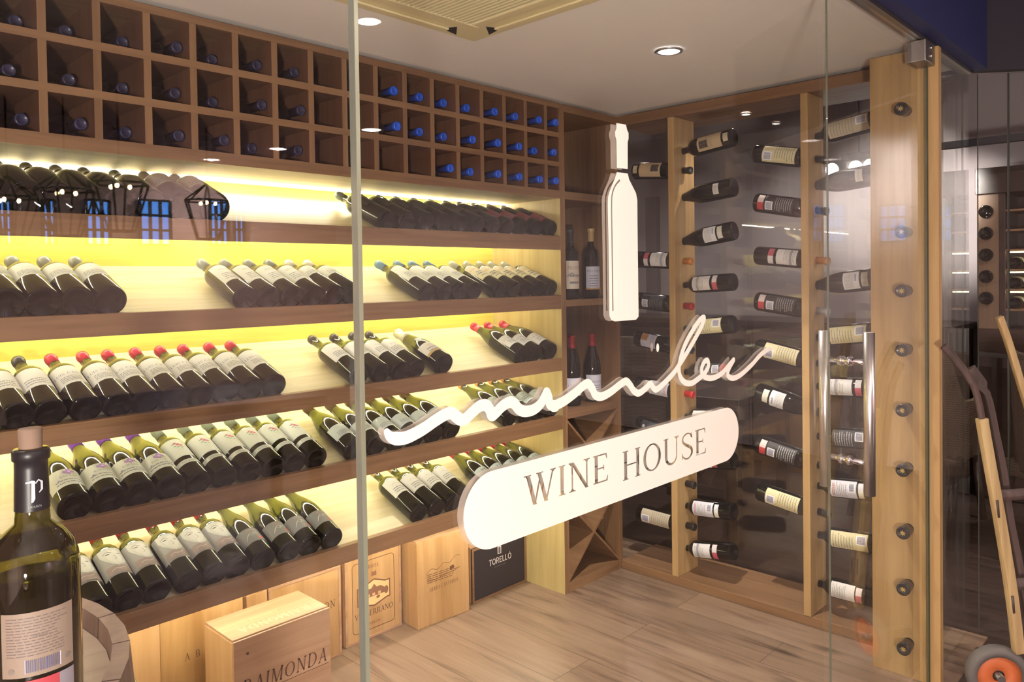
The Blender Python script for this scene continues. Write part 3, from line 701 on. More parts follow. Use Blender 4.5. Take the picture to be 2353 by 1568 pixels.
KINDS.update({
 'rk_photo': BL(shape='bordeaux', r=.039, L=.30, cap=(.02, .02, .02), cl=.05, labels=[back_label(.045, .160, .036, (.50, .37, .22), 4, bc=False, band=((.06, .04, .03), rect(-.022, .010, .11, .15))), strip(.012, .035, .018, [(.48, .40, .28), (.52, .45, .32)])]),
 'rk_burg': BL(shape='burgundy', r=.041, L=.30, cap=(.02, .02, .025), cl=.05, labels=[back_label(.055, .082, .024, (.62, .60, .56), 5, bc=False)]),
 'rk_burg_white': BL(shape='burgundy', r=.041, L=.30, cap=(.03, .03, .03), cl=.05, labels=[back_label(.070, .130, .036, (.72, .72, .76), 6), strip(.038, .062, .028, [(.62, .60, .52), (.7, .68, .6)])]),
 'rk_white_red': BL(shape='bordeaux', r=.038, L=.30, cap=(.02, .02, .02), cl=.05, labels=[back_label(.100, .185, .034, (.74, .73, .74), 7, bc=False, band=((.34, .34, .40), rect(-.034, .034, .155, .166))), strip(.065, .088, .034, [(.72, .66, .68), (.55, .10, .14)])]),
 'rk_cream': BL(shape='bordeaux', r=.039, L=.30, cap=(.02, .02, .05), cl=.05, labels=[back_label(.045, .185, .036, (.68, .62, .38), 8)]),
 'rk_grey_tan': BL(shape='bordeaux', r=.039, L=.30, cap=(.02, .02, .05), cl=.05, labels=[back_label(.035, .185, .036, (.50, .43, .32), 8)]),
 'rk_black_red': BL(shape='bordeaux', r=.039, L=.30, cap=(.02, .02, .02), cl=.05, labels=[back_label(.052, .175, .036, (.03, .028, .032), 9, ink=(.42, .42, .44)), strip(.022, .048, .032, [(.50, .05, .06), (.66, .55, .56)])]),
 'rk_black': BL(shape='bordeaux', r=.039, L=.30, cap=(.015, .015, .02), cl=.05, labels=[back_label(.050, .170, .036, (.025, .025, .03), 10, ink=(.16, .17, .18))]),
 'rk_orange_band': BL(shape='bordeaux', r=.039, L=.30, cap=(.03, .04, .05), cl=.05, labels=[back_label(.080, .125, .034, (.56, .58, .72), 11, bc=False), strip(.045, .080, .034, [(.58, .60, .74), (.42, .22, .08)])]),
 'rk_infierno': BL(shape='bordeaux', r=.038, L=.30, cap=(.015, .015, .02), cl=.05, labels=[back_label(.085, .185, .036, (.66, .66, .76), 12, red=True), strip(.058, .078, .030, [(.70, .72, .80), (.78, .76, .66)])]),
 'rk_white': BL(shape='bordeaux', r=.038, L=.30, cap=(.015, .015, .02), cl=.05, labels=[back_label(.095, .185, .034, (.72, .70, .70), 13, bc=False), strip(.068, .09, .030, [(.66, .60, .62), (.5, .12, .15)])]),
 'rk_star': BL(shape='bordeaux', r=.038, L=.30, cap=(.018, .016, .02), cl=.045, labels=[], star=True),
 'rk_lime': BL(shape='bordeaux', r=.039, L=.30, cap=(.02, .02, .02), cl=.05, labels=[back_label(.04, .15, .034, (.02, .022, .03), 14, ink=(.10, .14, .22), bc=False, band=((.5, .5, .52), disc(-.005, .035+.02, .007)))]),
})
def kind_meshes(k, cap=None):
    key = (k, cap)
    if key in MESHC: return MESHC[key]
    d = KINDS[k]; pr = prof(d['shape'], d['r'], d['L']); L = d['L']
    fill = .165 if d['shape'] == 'bordeaux' else .155
    mats = [M_gdark if (pr[j][1]+pr[j+1][1])/2 < L*(.60 if d['shape'] == 'bordeaux' else .50) else M_ggreen for j in range(len(pr)-1)]
    if k in ('blue_cubby', 'navy_cubby') or k.startswith('rk_') or k.startswith('up_'): mats = [M_gdark]*len(mats)
    b = MB(); b.lathe(pr, M_gdark, 28, mats=mats); body = b.mesh('glass_body_'+k)
    # wine still standing in the shoulder of lying bottles
    cc = cap if cap is not None else d['cap']; cl = d['cl']
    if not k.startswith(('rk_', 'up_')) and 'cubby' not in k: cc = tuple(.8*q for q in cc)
    b = MB(); cp = [(r_+.0008, z) for r_, z in pr if L-cl < z < L-.001 and r_ > 1e-6]
    r0 = rad_at(pr, L-cl)+.0009
    m_ = mat('capsule_%02x%02x%02x' % tuple(int(q*255) for q in cc), cc, .33, .15, coat=.2)
    b.lathe([(r0-.0006, L-cl), (r0, L-cl)]+cp+[(cp[-1][0]*.96, L+.0012), (cp[-1][0]*.7, L+.0012), (cp[-1][0]*.66, L+.0004), (0, L+.0004)], m_, 24)
    capm = b.mesh('capsule_'+k)
    labs = []
    for l in d['labels']:
        b = MB(); n = 10; hw = l['hw']
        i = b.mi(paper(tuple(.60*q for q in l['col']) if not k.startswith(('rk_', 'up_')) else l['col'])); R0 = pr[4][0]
        grid = []
        for q in range(n+1):
            s_ = -hw+2*hw*q/n; a = s_/R0
            grid.append([b.bm.verts.new(((rad_at(pr, t)+.0005)*sin(a), -(rad_at(pr, t)+.0005)*cos(a), t)) for t in (l['t0'], l['t0']*.67+l['t1']*.33, l['t0']*.33+l['t1']*.67, l['t1'])])
        for g0, g1 in zip(grid, grid[1:]):
            for q in range(3): f = b.bm.faces.new((g0[q], g1[q], g1[q+1], g0[q+1])); f.material_index = i; f.smooth = True
        for j, (c, polys) in enumerate(l['prints']):
            pp = [[(max(-hw, min(hw, s_)), max(l['t0'], min(l['t1'], t))) for s_, t in p] for p in polys]
            pp = [p for p in pp if max(s_ for s_, _ in p)-min(s_ for s_, _ in p) > 1e-5 and max(t for _, t in p)-min(t for _, t in p) > 1e-5]
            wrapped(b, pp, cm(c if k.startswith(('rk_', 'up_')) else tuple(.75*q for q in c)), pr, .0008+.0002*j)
        me = bpy.data.meshes.new('label_'+k); b.bm.normal_update(); b.bm.to_mesh(me); b.bm.free()
        for m in b.mats: me.materials.append(m)
        labs.append(me)
    star = None
    if d.get('star'):
        b = MB()
        for q in range(8):
            a = 2*pi*q/8; c_, s_ = cos(a), sin(a)
            b.prism([(c_*.001-s_*.0013, s_*.001+c_*.0013, L+.0013), (c_*.001+s_*.0013, s_*.001-c_*.0013, L+.0013), (c_*.0085+s_*.0010, s_*.0085-c_*.0010, L+.0013), (c_*.0095, s_*.0095, L+.0013), (c_*.0085-s_*.0010, s_*.0085+c_*.0010, L+.0013)], (0, 0, .0005), mat('gold_print', (.72, .52, .18), .4, .3))
        star = b.mesh('star_print')
        for me in (capm,):
            for v in me.vertices: v.co.x *= 1.32; v.co.y *= 1.32
    MESHC[key] = (body, capm, labs, star, d); return MESHC[key]
def bottle(k, base, axis, front, label, group, cap=None, caplabel=None):
    body, capm, labs, star, d = kind_meshes(k, cap)
    z = Vector(axis).normalized(); y = -(Vector(front)-z*Vector(front).dot(z)).normalized(); x = y.cross(z)
    o = bpy.data.objects.new('wine_bottle', body); COL.objects.link(o)
    o.matrix_world = Matrix(((x.x, y.x, z.x, base[0]), (x.y, y.y, z.y, base[1]), (x.z, y.z, z.z, base[2]), (0, 0, 0, 1)))
    tag(o, label, 'bottle', group)
    c = bpy.data.objects.new('capsule', capm); COL.objects.link(c); c.parent = o
    for l in labs:
        q = bpy.data.objects.new('label', l); COL.objects.link(q); q.parent = o
    if star:
        q = bpy.data.objects.new('star_emblem', star); COL.objects.link(q); q.parent = c
    return o
ORD = ['first', 'second', 'third', 'fourth', 'fifth', 'sixth', 'seventh', 'eighth', 'ninth', 'tenth', 'eleventh', 'twelfth', 'thirteenth']
NUM = ['', 'one', 'two', 'three', 'four', 'five', 'six', 'seven', 'eight', 'nine', 'ten', 'eleven', 'twelve']
TIER = ['top', 'second', 'third', 'fourth', 'lowest']
def run(tier, us, kind, desc, what, grp, total=None, start=0, roll=0):
    """one run of bottles lying on a sloping shelf, given by where their bases stand"""
    z1 = LIPS[tier][1]; d = KINDS[kind]; r = d['r']; n = (0, -sin(TH), cos(TH))
    y0 = YS+.026; zb = z1-.0098
    tot = total or len(us)
    for i, u in enumerate(us):
        base = Vector((0, y0, zb))+Vector(n)*(r+.0008)
        base.x = solveX(u, base.y, base.z)
        rr = radians(random.uniform(-7, 7)+roll)
        fr = (sin(rr), -sin(TH)*cos(rr), cos(TH)*cos(rr))
        yaw_ = radians(random.uniform(-.5, .5))
        TA = TH+radians(1.2); ax = (sin(yaw_), cos(TA)*cos(yaw_), sin(TA))
        lab = '%s, %s of %s from left, %s lit shelf' % (desc, ORD[i+start], what, TIER[tier]) if tot > 1 else '%s on the %s lit shelf' % (desc, TIER[tier])
        bottle(kind, base, ax, fr, lab, grp)
run(0, [-72, -10, 62, 135, 208, 278, 350], 'magnum_dark', 'large dark unlabelled bottle', 'seven', 'large dark bottles on the top lit shelf')
run(0, [424, 495], 'magnum_tan', 'large bottle with a tan label', 'two', 'tan-labelled large bottles on the top lit shelf')
run(0, [889, 936, 981, 1021, 1059, 1099, 1135], 'plain_dark', 'dark green bottle', 'seven', 'dark green bottles on the top lit shelf')
run(0, [1167, 1200, 1234, 1267], 'red_label', 'red-labelled bottle', 'four', 'red-labelled bottles on the top lit shelf')
run(1, [20, 100, 180, 255], 'white_grey', 'white-labelled wide bottle', 'four', 'wide white-labelled bottles on the second lit shelf')
run(1, [564, 618, 672, 722], 'white_greycap', 'grey-capped white-label bottle', 'four', 'grey-capped bottles on the second lit shelf')
run(1, [769, 813], 'white_whitecap', 'cream-capped white-label bottle', 'two', 'cream-capped bottles on the second lit shelf')
run(1, [981, 1023, 1057, 1091], 'blue_cap', 'blue-capped white-label bottle', 'four', 'blue-capped bottles on the second lit shelf')
run(1, [1149, 1182, 1211, 1238, 1267], 'tan_label', 'straw-labelled bottle', 'five', 'straw-labelled bottles on the second lit shelf')
run(2, [-40, 40, 116], 'black_cap_white', 'black-capped white-label bottle', 'three', 'black-capped bottles at the left of the third lit shelf')
run(2, [199, 273, 336, 401, 461, 518, 578, 632], 'red_cap', 'red-capped bottle with blue lettering', 'eight', 'red-capped bottles on the third lit shelf')
run(2, [826, 876, 920, 958], 'valley', 'short-capped white-label bottle', 'four', 'short-capped bottles by the glass joint on the third lit shelf')
run(2, [1021], 'gold_label', 'single sparkling bottle with a gold-edged white label', '', None)
run(2, [1200, 1231, 1266], 'crimson_burg', 'sloping-shoulder bottle with crimson cap', 'three', 'crimson-capped bottles at the right of the third lit shelf')
run(3, [174, 254, 324, 393], 'purple_cap', 'purple-capped bottle with violet flowers', 'four', 'purple-capped bottles on the fourth lit shelf')
run(3, [456, 518, 576, 630, 679, 728], 'rose_label', 'white bottle label with a rose', 'six', 'rose-labelled bottles on the fourth lit shelf')
run(3, [815, 866, 913, 956, 999, 1039], 'brown_neck', 'green bottle with pale blue-grey label', 'six', 'pale-labelled green bottles on the fourth lit shelf')
run(3, [1173, 1211, 1241, 1270], 'orange_cap', 'orange-capped green bottle', 'four', 'orange-capped bottles on the fourth lit shelf')
run(4, [225, 297, 362, 435, 493, 548], 'face_label', 'bottle labelled with a grey face', 'six', 'face-labelled bottles on the lowest lit shelf')
run(4, [606, 665, 714, 764], 'grey_red', 'bottle with dark grey and red label', 'four', 'dark grey labelled bottles on the lowest lit shelf')
run(4, [964, 1005, 1042, 1076], 'gold_cap', 'gold-capped white-label bottle', 'four', 'gold-capped bottles on the lowest lit shelf')
run(4, [1146, 1180, 1211, 1240, 1266], 'red_blue', 'red-capped bottle with bold blue label', 'five', 'red-capped blue-labelled bottles on the lowest lit shelf')
# ---- cubby bottles, necks out
BLUE = [[(900, 204), (959, 218), (1014, 231), (1067, 243), (1132, 256), (1179, 265), (1234, 276), (1272, 284)],
        [(907, 290), (959, 300), (1014, 311), (1081, 321), (1139, 330), (1188, 338), (1223, 344), (1268, 350)],
        [(1030, 390), (1076, 395), (1140, 404), (1189, 409), (1236, 415), (1273, 419)]]
NAVY = [[(31, 23), (146, 49), (276, 72), (401, 101), (482, 121), (585, 141), (671, 155)],
        [(16, 141), (154, 166), (276, 184), (397, 206), (483, 219), (596, 235), (686, 251)],
        [(45, 264), (181, 278), (284, 293), (406, 309), (510, 328), (574, 332), (680, 345)]]
ROWN = ['top', 'middle', 'bottom']; FLZ = [1.9815, 1.8575, 1.736]
for kk, data, y_tip, dsc in (('blue_cubby', BLUE, 2.20, 'bottle with bright blue cap'), ('navy_cubby', NAVY, 2.250, 'shadowed bottle with dark blue cap')):
    for row in range(3):
        lst = data[row]
        for i, (u, v) in enumerate(lst):
            f0 = onY(u, v, YS); r = .037
            ci = math.floor((f0.x-CX0)/CS); c0 = CX0+ci*CS+.0095; c1 = min(CX0+(ci+1)*CS-.0095, XP0-.007)
            yt = max(YS+.006, min(y_tip, YS*(c1-.0195)/f0.x)); tip = onY(u, v, yt)
            bx = min(max(tip.x-random.uniform(.0, .012), c0+r+.002), c1-r-.002)
            tx = min(max(tip.x, bx-.012), bx+.012)
            zf = FLZ[row]+r+.0012
            tx = max(c0+.016, min(c1-.016, tip.x)); bx = max(c0+r+.002, min(c1-r-.002, tx))
            base = Vector((bx, yt+.30, zf)); axd = Vector((tx, yt, zf+.001))-base
            bottle(kk, base, axd, (0, 0, 1), '%s, %s from left in %s cubby row' % (dsc, ORD[i], ROWN[row]), 'blue-capped bottles in the cubbies' if kk[0] == 'b' else 'dark-capped bottles in the cubbies')
# ---- upright bottles in the corner cabinet
bottle('up_cream', (2.606, 2.215, 1.2688), (0, 0, 1), (-.35, -1, 0), 'upright bottle with cream label half hidden by the panel in the corner cabinet', None)
bottle('up_gold', (2.752, 2.215, 1.2688), (0, 0, 1), (-.5, -1, 0), 'upright bottle with gold neck and pale label, upper shelf of the corner cabinet', None)
bottle('up_red', (2.606, 2.215, .7918), (0, 0, 1), (-.35, -1, 0), 'left upright red-capped bottle, lower shelf of the corner cabinet', 'upright red-capped bottles in the corner cabinet')
bottle('up_red', (2.752, 2.215, .7918), (0, 0, 1), (-.5, -1, 0), 'right upright red-capped bottle, lower shelf of the corner cabinet', 'upright red-capped bottles in the corner cabinet')
KINDS['bin'] = BL(shape='bordeaux', r=.037, L=.30, cap=(.60, .62, .22), cl=.02, labels=[])
bottle('bin', (2.775, 2.49, .262), (0, -1, -.03), (0, 0, 1), 'dark bottle with yellow neck lying in the lower crossed bin', None)
# ---- rack bottles
def hole(Y, v, u): p = onX(u, v, HX); return p.z
holesA, holesB, holesC = [], [], []
def rack(Yp, usn, vn, ub, vb, kind, toward, label, grp, cap=None, ybase=None):
    """Yp post centre; neck pixel (usn, vn); base pixel (ub, vb)"""
    pb = onX(ub, vb, HX); pn = onX(usn, vn, HX)
    if ybase is not None: pb = Vector((HX, ybase, pb.z))
    zn = pn.z+(pb.z-pn.z)*(Yp-pn.y)/(pb.y-pn.y) if abs(pb.y-pn.y) > .05 else pn.z
    sl = (pb.z-zn)/(pb.y-Yp)
    sl = max(-.22, min(.22, sl)); pb.z = zn+(pb.y-Yp)*sl
    ax = Vector((0, Yp-pb.y, zn-pb.z))
    bottle(kind, pb, ax, (-1, -.42 if toward else .1, .12), label, grp, cap)
    return (HX, zn)
gA = 'bottles on the near side of the far post'; gA2 = 'bottles on the far side of the far post'; gB2 = 'bottles on the far side of the middle post'; gB = 'bottles on the near side of the middle post'; gC = 'bottles held in the wide front post'
YA, YBp = 1.8425, 1.2415
A_near = [(345, 315, 'rk_photo', 'tan picture label, topmost'), (452, 430, 'rk_burg', 'small white label, second from top'), (553, 530, 'rk_burg_white', 'white label and tilted base, third from top'), (655, 648, 'rk_white_red', 'white and red labels, fourth from top'), (755, 745, 'rk_cream', 'cream label, fifth from top'), (855, 852, 'rk_black_red', 'silver and red labels, sixth from top'), (958, 962, 'rk_white', 'short pale label, seventh from top'), (1055, 1060, 'rk_white', 'label half behind the sign, eighth from top'), (1163, 1177, 'rk_infierno', 'white label with red print, ninth from top'), (1260, 1269, 'rk_white_red', 'white label near the floor, lowest')]
for vn, vb, k, ds in A_near:
    holesA.append(rack(YA, 1580, vn, 1688, vb, k, True, 'bottle with %s, far rack post near side' % ds, gA))
A_far = [(392, 392, 1470, (.02, .02, .02), 'rk_photo', 'tan label, topmost'), (601, 596, 1472, (.62, .24, .06), 'rk_white_red', 'white label and orange neck tip'), (705, 690, 1470, (.42, .02, .03), 'rk_black', 'black label and dark red neck tip'), (806, 776, 1466, (.03, .05, .06), 'rk_orange_band', 'pale label with orange band'), (908, 882, 1468, (.62, .03, .03), 'rk_infierno', 'white label and bright red neck tip'), (1010, 975, 1476, (.02, .02, .02), 'rk_lime', 'black label with silver dot'), (1115, 1085, 1476, (.02, .02, .025), 'rk_black', 'black label behind the sign'), (1211, 1180, 1478, (.02, .02, .025), 'rk_grey_tan', 'tan label with barcode, lowest')]
for vt, vb, ub, cap, k, ds in A_far:
    holesA.append(rack(YA, 1592, vt, ub, vb, k, False, 'bottle with %s, far rack post far side' % ds, gA2, cap, ybase=2.085))
holesA.append((HX, onX(1579, 498, HX).z))
B_far = [(368, 353, (.03, .03, .03), 'rk_cream', 'straw label, topmost'), (486, 465, (.03, .03, .03), 'rk_black_red', 'black back label and red tab, second from top'), (600, 587, (.60, .26, .08), 'rk_white_red', 'white label and orange neck tip, third from top'), (717, 692, (.45, .47, .52), 'rk_black_red', 'black label and silver neck tip, fourth from top'), (840, 798, (.03, .03, .03), 'rk_cream', 'cream label with barcode, fifth from top'), (955, 893, (.03, .03, .03), 'rk_burg_white', 'two white labels, sixth from top'), (1075, 1020, (.03, .03, .03), 'rk_black_red', 'black and red labels, seventh from top'), (1182, 1128, (.03, .03, .035), 'rk_cream', 'cream label, lowest')]
for vt, vb, cap, k, ds in B_far:
    holesB.append(rack(YBp, 1898, vt, 1744, vb, k, False, 'bottle with %s, middle rack post far side' % ds, gB2, cap, ybase=1.478))
B_near = [(312, 283, 'rk_grey_tan', (.03, .03, .03), 'tan label tilted up, topmost'), (425, 405, 'rk_burg', (.03, .03, .03), 'small label, second from top'), (655, 640, 'rk_burg_white', (.03, .03, .03), 'white labels, third from top'), (775, 760, 'rk_cream', (.03, .03, .03), 'straw label behind the door pull'), (888, 888, 'rk_white_red', (.03, .03, .03), 'white label below the upper pull connector'), (1003, 1003, 'rk_black_red', (.03, .03, .03), 'black label above the lower pull connector'), (1117, 1119, 'rk_infierno', (.62, .03, .03), 'white label with red print below the pull'), (1230, 1237, 'rk_cream', (.03, .03, .03), 'cream label with barcode, second from bottom'), (1342, 1360, 'rk_white', (.03, .03, .03), 'white label near the floor, lowest')]
for vn, vb, k, cap, ds in B_near:
    holesB.append(rack(YBp, 1885, vn, 1960, vb, k, True, 'bottle with %s, middle rack post near side' % ds, gB, cap, ybase=.982))
holesB.append((HX, onX(1884, 542, HX).z))
XCp = 2.704
for i, v in enumerate([250, 533, 669, 805, 943, 1081, 1224, 1353, 1490]):
    p = onX(2080, v, 2.66)
    bottle('rk_star', (2.947, .826, p.z+.0), (-1, 0, 0), (0, -1, 0), 'black-capped bottle with gold star, %s in the wide front post' % (ORD[i]+' from the top'), gC)
    holesC.append((.826, p.z))
rpart(post(YA-.0155, YA+.0155, XB, 3.02, .0372, 2.0598, holesA, 'Y', rk))
rpart(post(YBp-.0145, YBp+.0145, XB-.002, 3.0, .0372, 2.0598, holesB, 'Y', rk))
b_ = post(.728, .944, XCp, XCp+.032, 0, ZC-.0205, holesC, 'X', None)
b_.name = 'front_post'; tag(b_, 'wide oak post with nine bottle necks beside the glass corner', 'post')
# ================================================================== WINE CRATES
def crate(label, x0, x1, y0, y1, z1, mfront, prints, rim=None, mtop=None, rot=0, top_prints=None, ms=None):
    w, d = x1-x0, y1-y0
    e = empty('wine_crate', ((x0+x1)/2, (y0+y1)/2, 0)); e.rotation_euler.z = rot; tag(e, label, 'crate', 'wine crates under the shelves')
    b = MB(); b.box(-w/2, w/2, -d/2+.008, d/2, .0005, z1-.008, ms or M_pine); b.obj('crate_box', e, .0015)
    b = MB(); b.box(-w/2, w/2, -d/2, -d/2+.0075, .0005, z1-.004, mfront); fr = b.obj('front_board', e, .001)
    b = MB(); b.box(-w/2+.002, w/2-.002, -d/2+.009, d/2-.002, z1-.0075, z1, mtop or M_pineX); lid = b.obj('lid', e, .001)
    if prints:
        b = MB()
        for j, (c, polys) in enumerate(prints):
            for p in polys:
                try: b.poly([(a, -d/2-.0006-.0003*j, z) for a, z in p], cm(c))
                except ValueError: pass
        b.obj('printed_mark', fr)
    if rim:
        b = MB(); t = .010
        for q in ((-w/2, w/2, .0005, t), (-w/2, w/2, z1-t-.004, z1-.004), (-w/2, -w/2+t, t, z1-t-.004), (w/2-t, w/2, t, z1-t-.004)): b.box(q[0], q[1], -d/2-.003, -d/2+.001, q[2], q[3], rim)
        b.obj('front_rim', fr, .0008)
    if top_prints:
        b = MB()
        for c, polys in top_prints:
            for p in polys: b.poly([(-a, -(q), z1+.0006) for a, q in p], cm(c))
        b.obj('printed_mark', lid)
    return e
BR = (.10, .045, .03); LB = (.19, .085, .04)
def frame(x0, x1, z0, z1, w, r=.015):
    pts = []
    for cx, cz, a0 in ((x1-r, z1-r, 0), (x0+r, z1-r, 90), (x0+r, z0+r, 180), (x1-r, z0+r, 270)):
        for k in range(5): a = radians(a0+k*22.5); pts.append((cx+r*cos(a), cz+r*sin(a)))
    pts.append(pts[0]); return pl(pts, w)
# big crate in front
crate('pale wooden crate with large engraved name, standing in front of the others', .978, 1.290, 2.109, 2.300, .34, M_pineX,
      [(BR, at_(text_polys('RAIMONDA', .042, slant=.12, track=.09, xs=.98), .004, .196)), (BR, pl([(-.15, .166), (.15, .166)], .0015)), (BR, disc(-.115, .292, .004, 8))], mtop=M_pineX,
      top_prints=[((.62, .50, .28), at_(text_polys('RAIMONDA', .034, track=.09), -.0, .045)), ((.62, .46, .2), at_(text_polys('TORRELLO', .014, slant=.3), .01, -.005))])
crate('plywood crate with spaced letters, half hidden behind the front crate', .872, 1.128, 2.36, 2.52, .36, M_ply, [(BR, at_(text_polys('ABADIA', .022, track=.75), .028, .225))])
crate('plain pine crate at the left end behind the barrel', .585, .868, 2.35, 2.52, .37, M_pine, None)
crate('narrow crate standing on end with sideways letters behind the front crate', 1.160, 1.232, 2.40, 2.53, .335, M_pine, [(LB, [[(-q[1]*1.0, q[0]+.24) for q in p] for p in text_polys('HER', .03)])])
crate('pale crate with letters on its right, between front crate and vineyard crate', 1.240, 1.520, 2.41, 2.535, .335, M_pine, [(BR, at_(text_polys('BARON', .026, track=.12), .06, .20))], rim=M_pineX)
HSE = [(BR, frame(-.095, .095, .035, .300, .0022)), (BR, at_(text_polys('RIOJA', .014), 0, .275)), (BR, at_(text_polys('VALSERRANO', .022), 0, .098)), (BR, at_(text_polys('BODEGAS', .010, slant=.2), 0, .058)),
       (LB, [[(-.075, .135), (-.06, .135), (0, .118), (.06, .135), (.075, .135), (.075, .205), (.055, .205), (0, .225), (-.055, .205), (-.075, .205)]]),
       ((.75, .5, .24), [[(-.070, .140), (-.058, .140), (0, .124), (.058, .140), (.070, .140), (.070, .200), (.052, .200), (0, .219), (-.052, .200), (-.070, .200)]]),
       ((.24, .11, .06), rect(-.045, .048, .158, .176)+[[(-.05, .176), (.052, .176), (.03, .190), (-.03, .190)]]+[[(-.012, .19), (.012, .19), (0, .204)]]+disc(-.055, .168, .012, 9, .018)+disc(.056, .166, .010, 9, .016)+disc(.018, .150, .009, 8, .006)+[[(-.012, .236), (.012, .236), (.010, .256), (0, .250), (-.010, .256)]]),
       ((.62, .38, .17), rect(-.03, -.02, .160, .170)+rect(-.008, .004, .160, .170)+rect(.018, .03, .160, .170))]
e_ = crate('pine crate printed with a vineyard house emblem inside a rounded frame', 1.556, 1.812, 2.440, 2.545, .335, M_pine, HSE, rim=M_pineX)
MT = [(LB, stroke([(-.085, .205), (-.06, .222), (-.03, .214), (0, .232), (.03, .226), (.06, .246), (.085, .240)], .002)), (LB, stroke([(-.08, .180), (-.04, .176), (0, .184), (.04, .186), (.08, .196)], .002)), (LB, lines(-.08, .08, .166, .206, 5, 5)), (LB, [[(.03, .195), (.05, .197), (.05, .212), (.03, .210)]]),
      (LB, [[(a, z+(a+.085)*.05) for a, z in p] for p in at_(text_polys('SIERRA CANTABRIA', .015, xs=.82), 0, .140)])]
crate('tall pine crate with faint mountain engraving and a bright lid', 1.829, 2.082, 2.345, 2.455, .342, M_pine, MT, rot=radians(-4))
M_blackb = mat('black_crate_face', (.022, .018, .024), .55)
def sans(s_, h, w=.13):
    G2 = {'T': (.6, [hb(.0, .6, .93, w), ln(.3, 0, .3, 1, w)]), 'O': (.8, arc(.4, .5, .33, .44, 0, 360, w, w, 24)), 'R': (.64, [ln(.07, 0, .07, 1, w), hb(.07, .34, .93, w), hb(.07, .34, .46, w)]+arc(.33, .695, .2, .235, -90, 90, w, w, 10)+[ln(.34, .45, .56, 0, w)]),
          'E': (.56, [ln(.07, 0, .07, 1, w), hb(.07, .52, .93, w), hb(.07, .46, .5, w), hb(.07, .52, .07, w)]), 'L': (.52, [ln(.07, 0, .07, 1, w), hb(.07, .48, .07, w)])}
    G2['Ó'] = (.8, G2['O'][1]+[[(.34, 1.1), (.46, 1.16), (.46, 1.26), (.34, 1.2)]])
    out = []; x = 0
    for ch in s_:
        ww, ps = G2[ch]; out += [[((x+a)*h, b_*h) for a, b_ in p] for p in ps]; x += ww+.12
    c = x*h/2; return [[(a-c, b_-h/2) for a, b_ in p] for p in out]
WT = (.75, .70, .68)
crate('black-faced crate with white name beside the corner cabinet', 2.122, 2.448, 2.366, 2.545, .236, M_blackb,
      [(WT, at_(sans('TORELLÓ', .026), .004, .146)), (GREY, lines(-.035, .04, .118, .124, 1)), ((.6, .56, .55), [[(-.014, .172), (.008, .172), (.008, .205), (.004, .212), (-.008, .212), (-.014, .203)]]), ((.12, .1, .12), [[(-.009, .175), (.003, .175), (.003, .198), (-.003, .203), (-.009, .198)]])], rim=M_oakX, ms=M_pine)
# ================================================================== BARREL AND OPEN BOTTLES BEHIND THE GLASS
M_stave = wood('weathered_stave', (.36, .25, .21), (.23, .155, .13), 'Z', .5, .7)
M_head = wood('weathered_barrel_head', (.50, .40, .31), (.36, .27, .21), 'X', .5, .7, bump=.4)
bc = (0.0, 1.172, 0)
br = empty('barrel', bc); tag(br, 'weathered wooden wine barrel behind the glass at the left', 'barrel')
ns = 22
for q in range(ns):
    a0 = 2*pi*q/ns+.004; a1 = 2*pi*(q+1)/ns-.004; b = MB()
    pr_o = [(.368, .0), (.388, .20), (.396, .45), (.388, .70), (.372, .900)]; pr_i = [(.352, .915-.015), (.350, .86), (.352, .70), (.36, .45), (.352, .20), (.340, .0)]
    ring = pr_o+pr_i; st = []
    for a in (a0, (a0+a1)/2, a1): st.append([b.bm.verts.new((r*cos(a), r*sin(a), z)) for r, z in ring])
    i = b.mi(M_stave)
    for s0, s1 in zip(st, st[1:]):
        for k in range(len(ring)): k2 = (k+1) % len(ring); f = b.bm.faces.new((s0[k], s1[k], s1[k2], s0[k2])); f.material_index = i
    b.bm.faces.new(st[0][::-1]).material_index = i; b.bm.faces.new(st[-1]).material_index = i
    b.obj('stave', br)
b = MB(); b.lathe([(0, .835), (.3495, .835), (.3495, .872), (.33, .874), (0, .874)], M_head, 48, smooth=False); b.obj('barrel_head', br)
for z, r in ((.80, .3835), (.62, .3925), (.28, .3925), (.10, .380)):
    b = MB(); b.lathe([(r, z-.018), (r+.003, z-.018), (r+.002, z+.018), (r-.001, z+.018)], M_dsteel, 48, closed=True); b.obj('hoop', br)
# open bottle with its cork standing on the barrel
ob = empty('open_wine_bottle', (.221, .936, .8745)); tag(ob, 'open green bottle with cork half out, large at the left behind the glass', 'bottle')
r_ = .0425; hB = .310; pr2 = [(0, .014), (r_*.6, .010), (r_*.9, .001), (r_, .008), (r_, .195), (r_*.97, .206), (r_*.86, .220), (r_*.66, .232), (.0165, .243), (.0155, .256), (.0145, .308), (.0165, .309), (.0168, .318), (.0155, .3205), (.009, .3205)]
b = MB(); b.lathe(pr2, M_gfront, 40); b.obj('glass_body', ob)
M_wine = mat('red_wine', (.030, .012, .012), .2)
b = MB(); b.lathe([(0, .006), (r_-.004, .012), (r_-.003, .186), (0, .186)], M_wine, 32); b.obj('wine', ob)
b = MB(); b.lathe([(.0105, .315), (.0112, .340), (.0104, .3415), (0, .3415)], M_cork, 20); b.obj('cork', ob)
pc = [(.0163, .2565), (.0152, .300), (.0152, .3075), (.0172, .309), (.0174, .3185), (.0160, .3200), (.0125, .3205)]
M_capk = mat('black_capsule', (.012, .010, .014), .4)
b = MB(); b.lathe(pc, M_capk, 32); cap_ = b.obj('capsule', ob)
yaw0 = atan2(-.221, .936)  # faces the camera
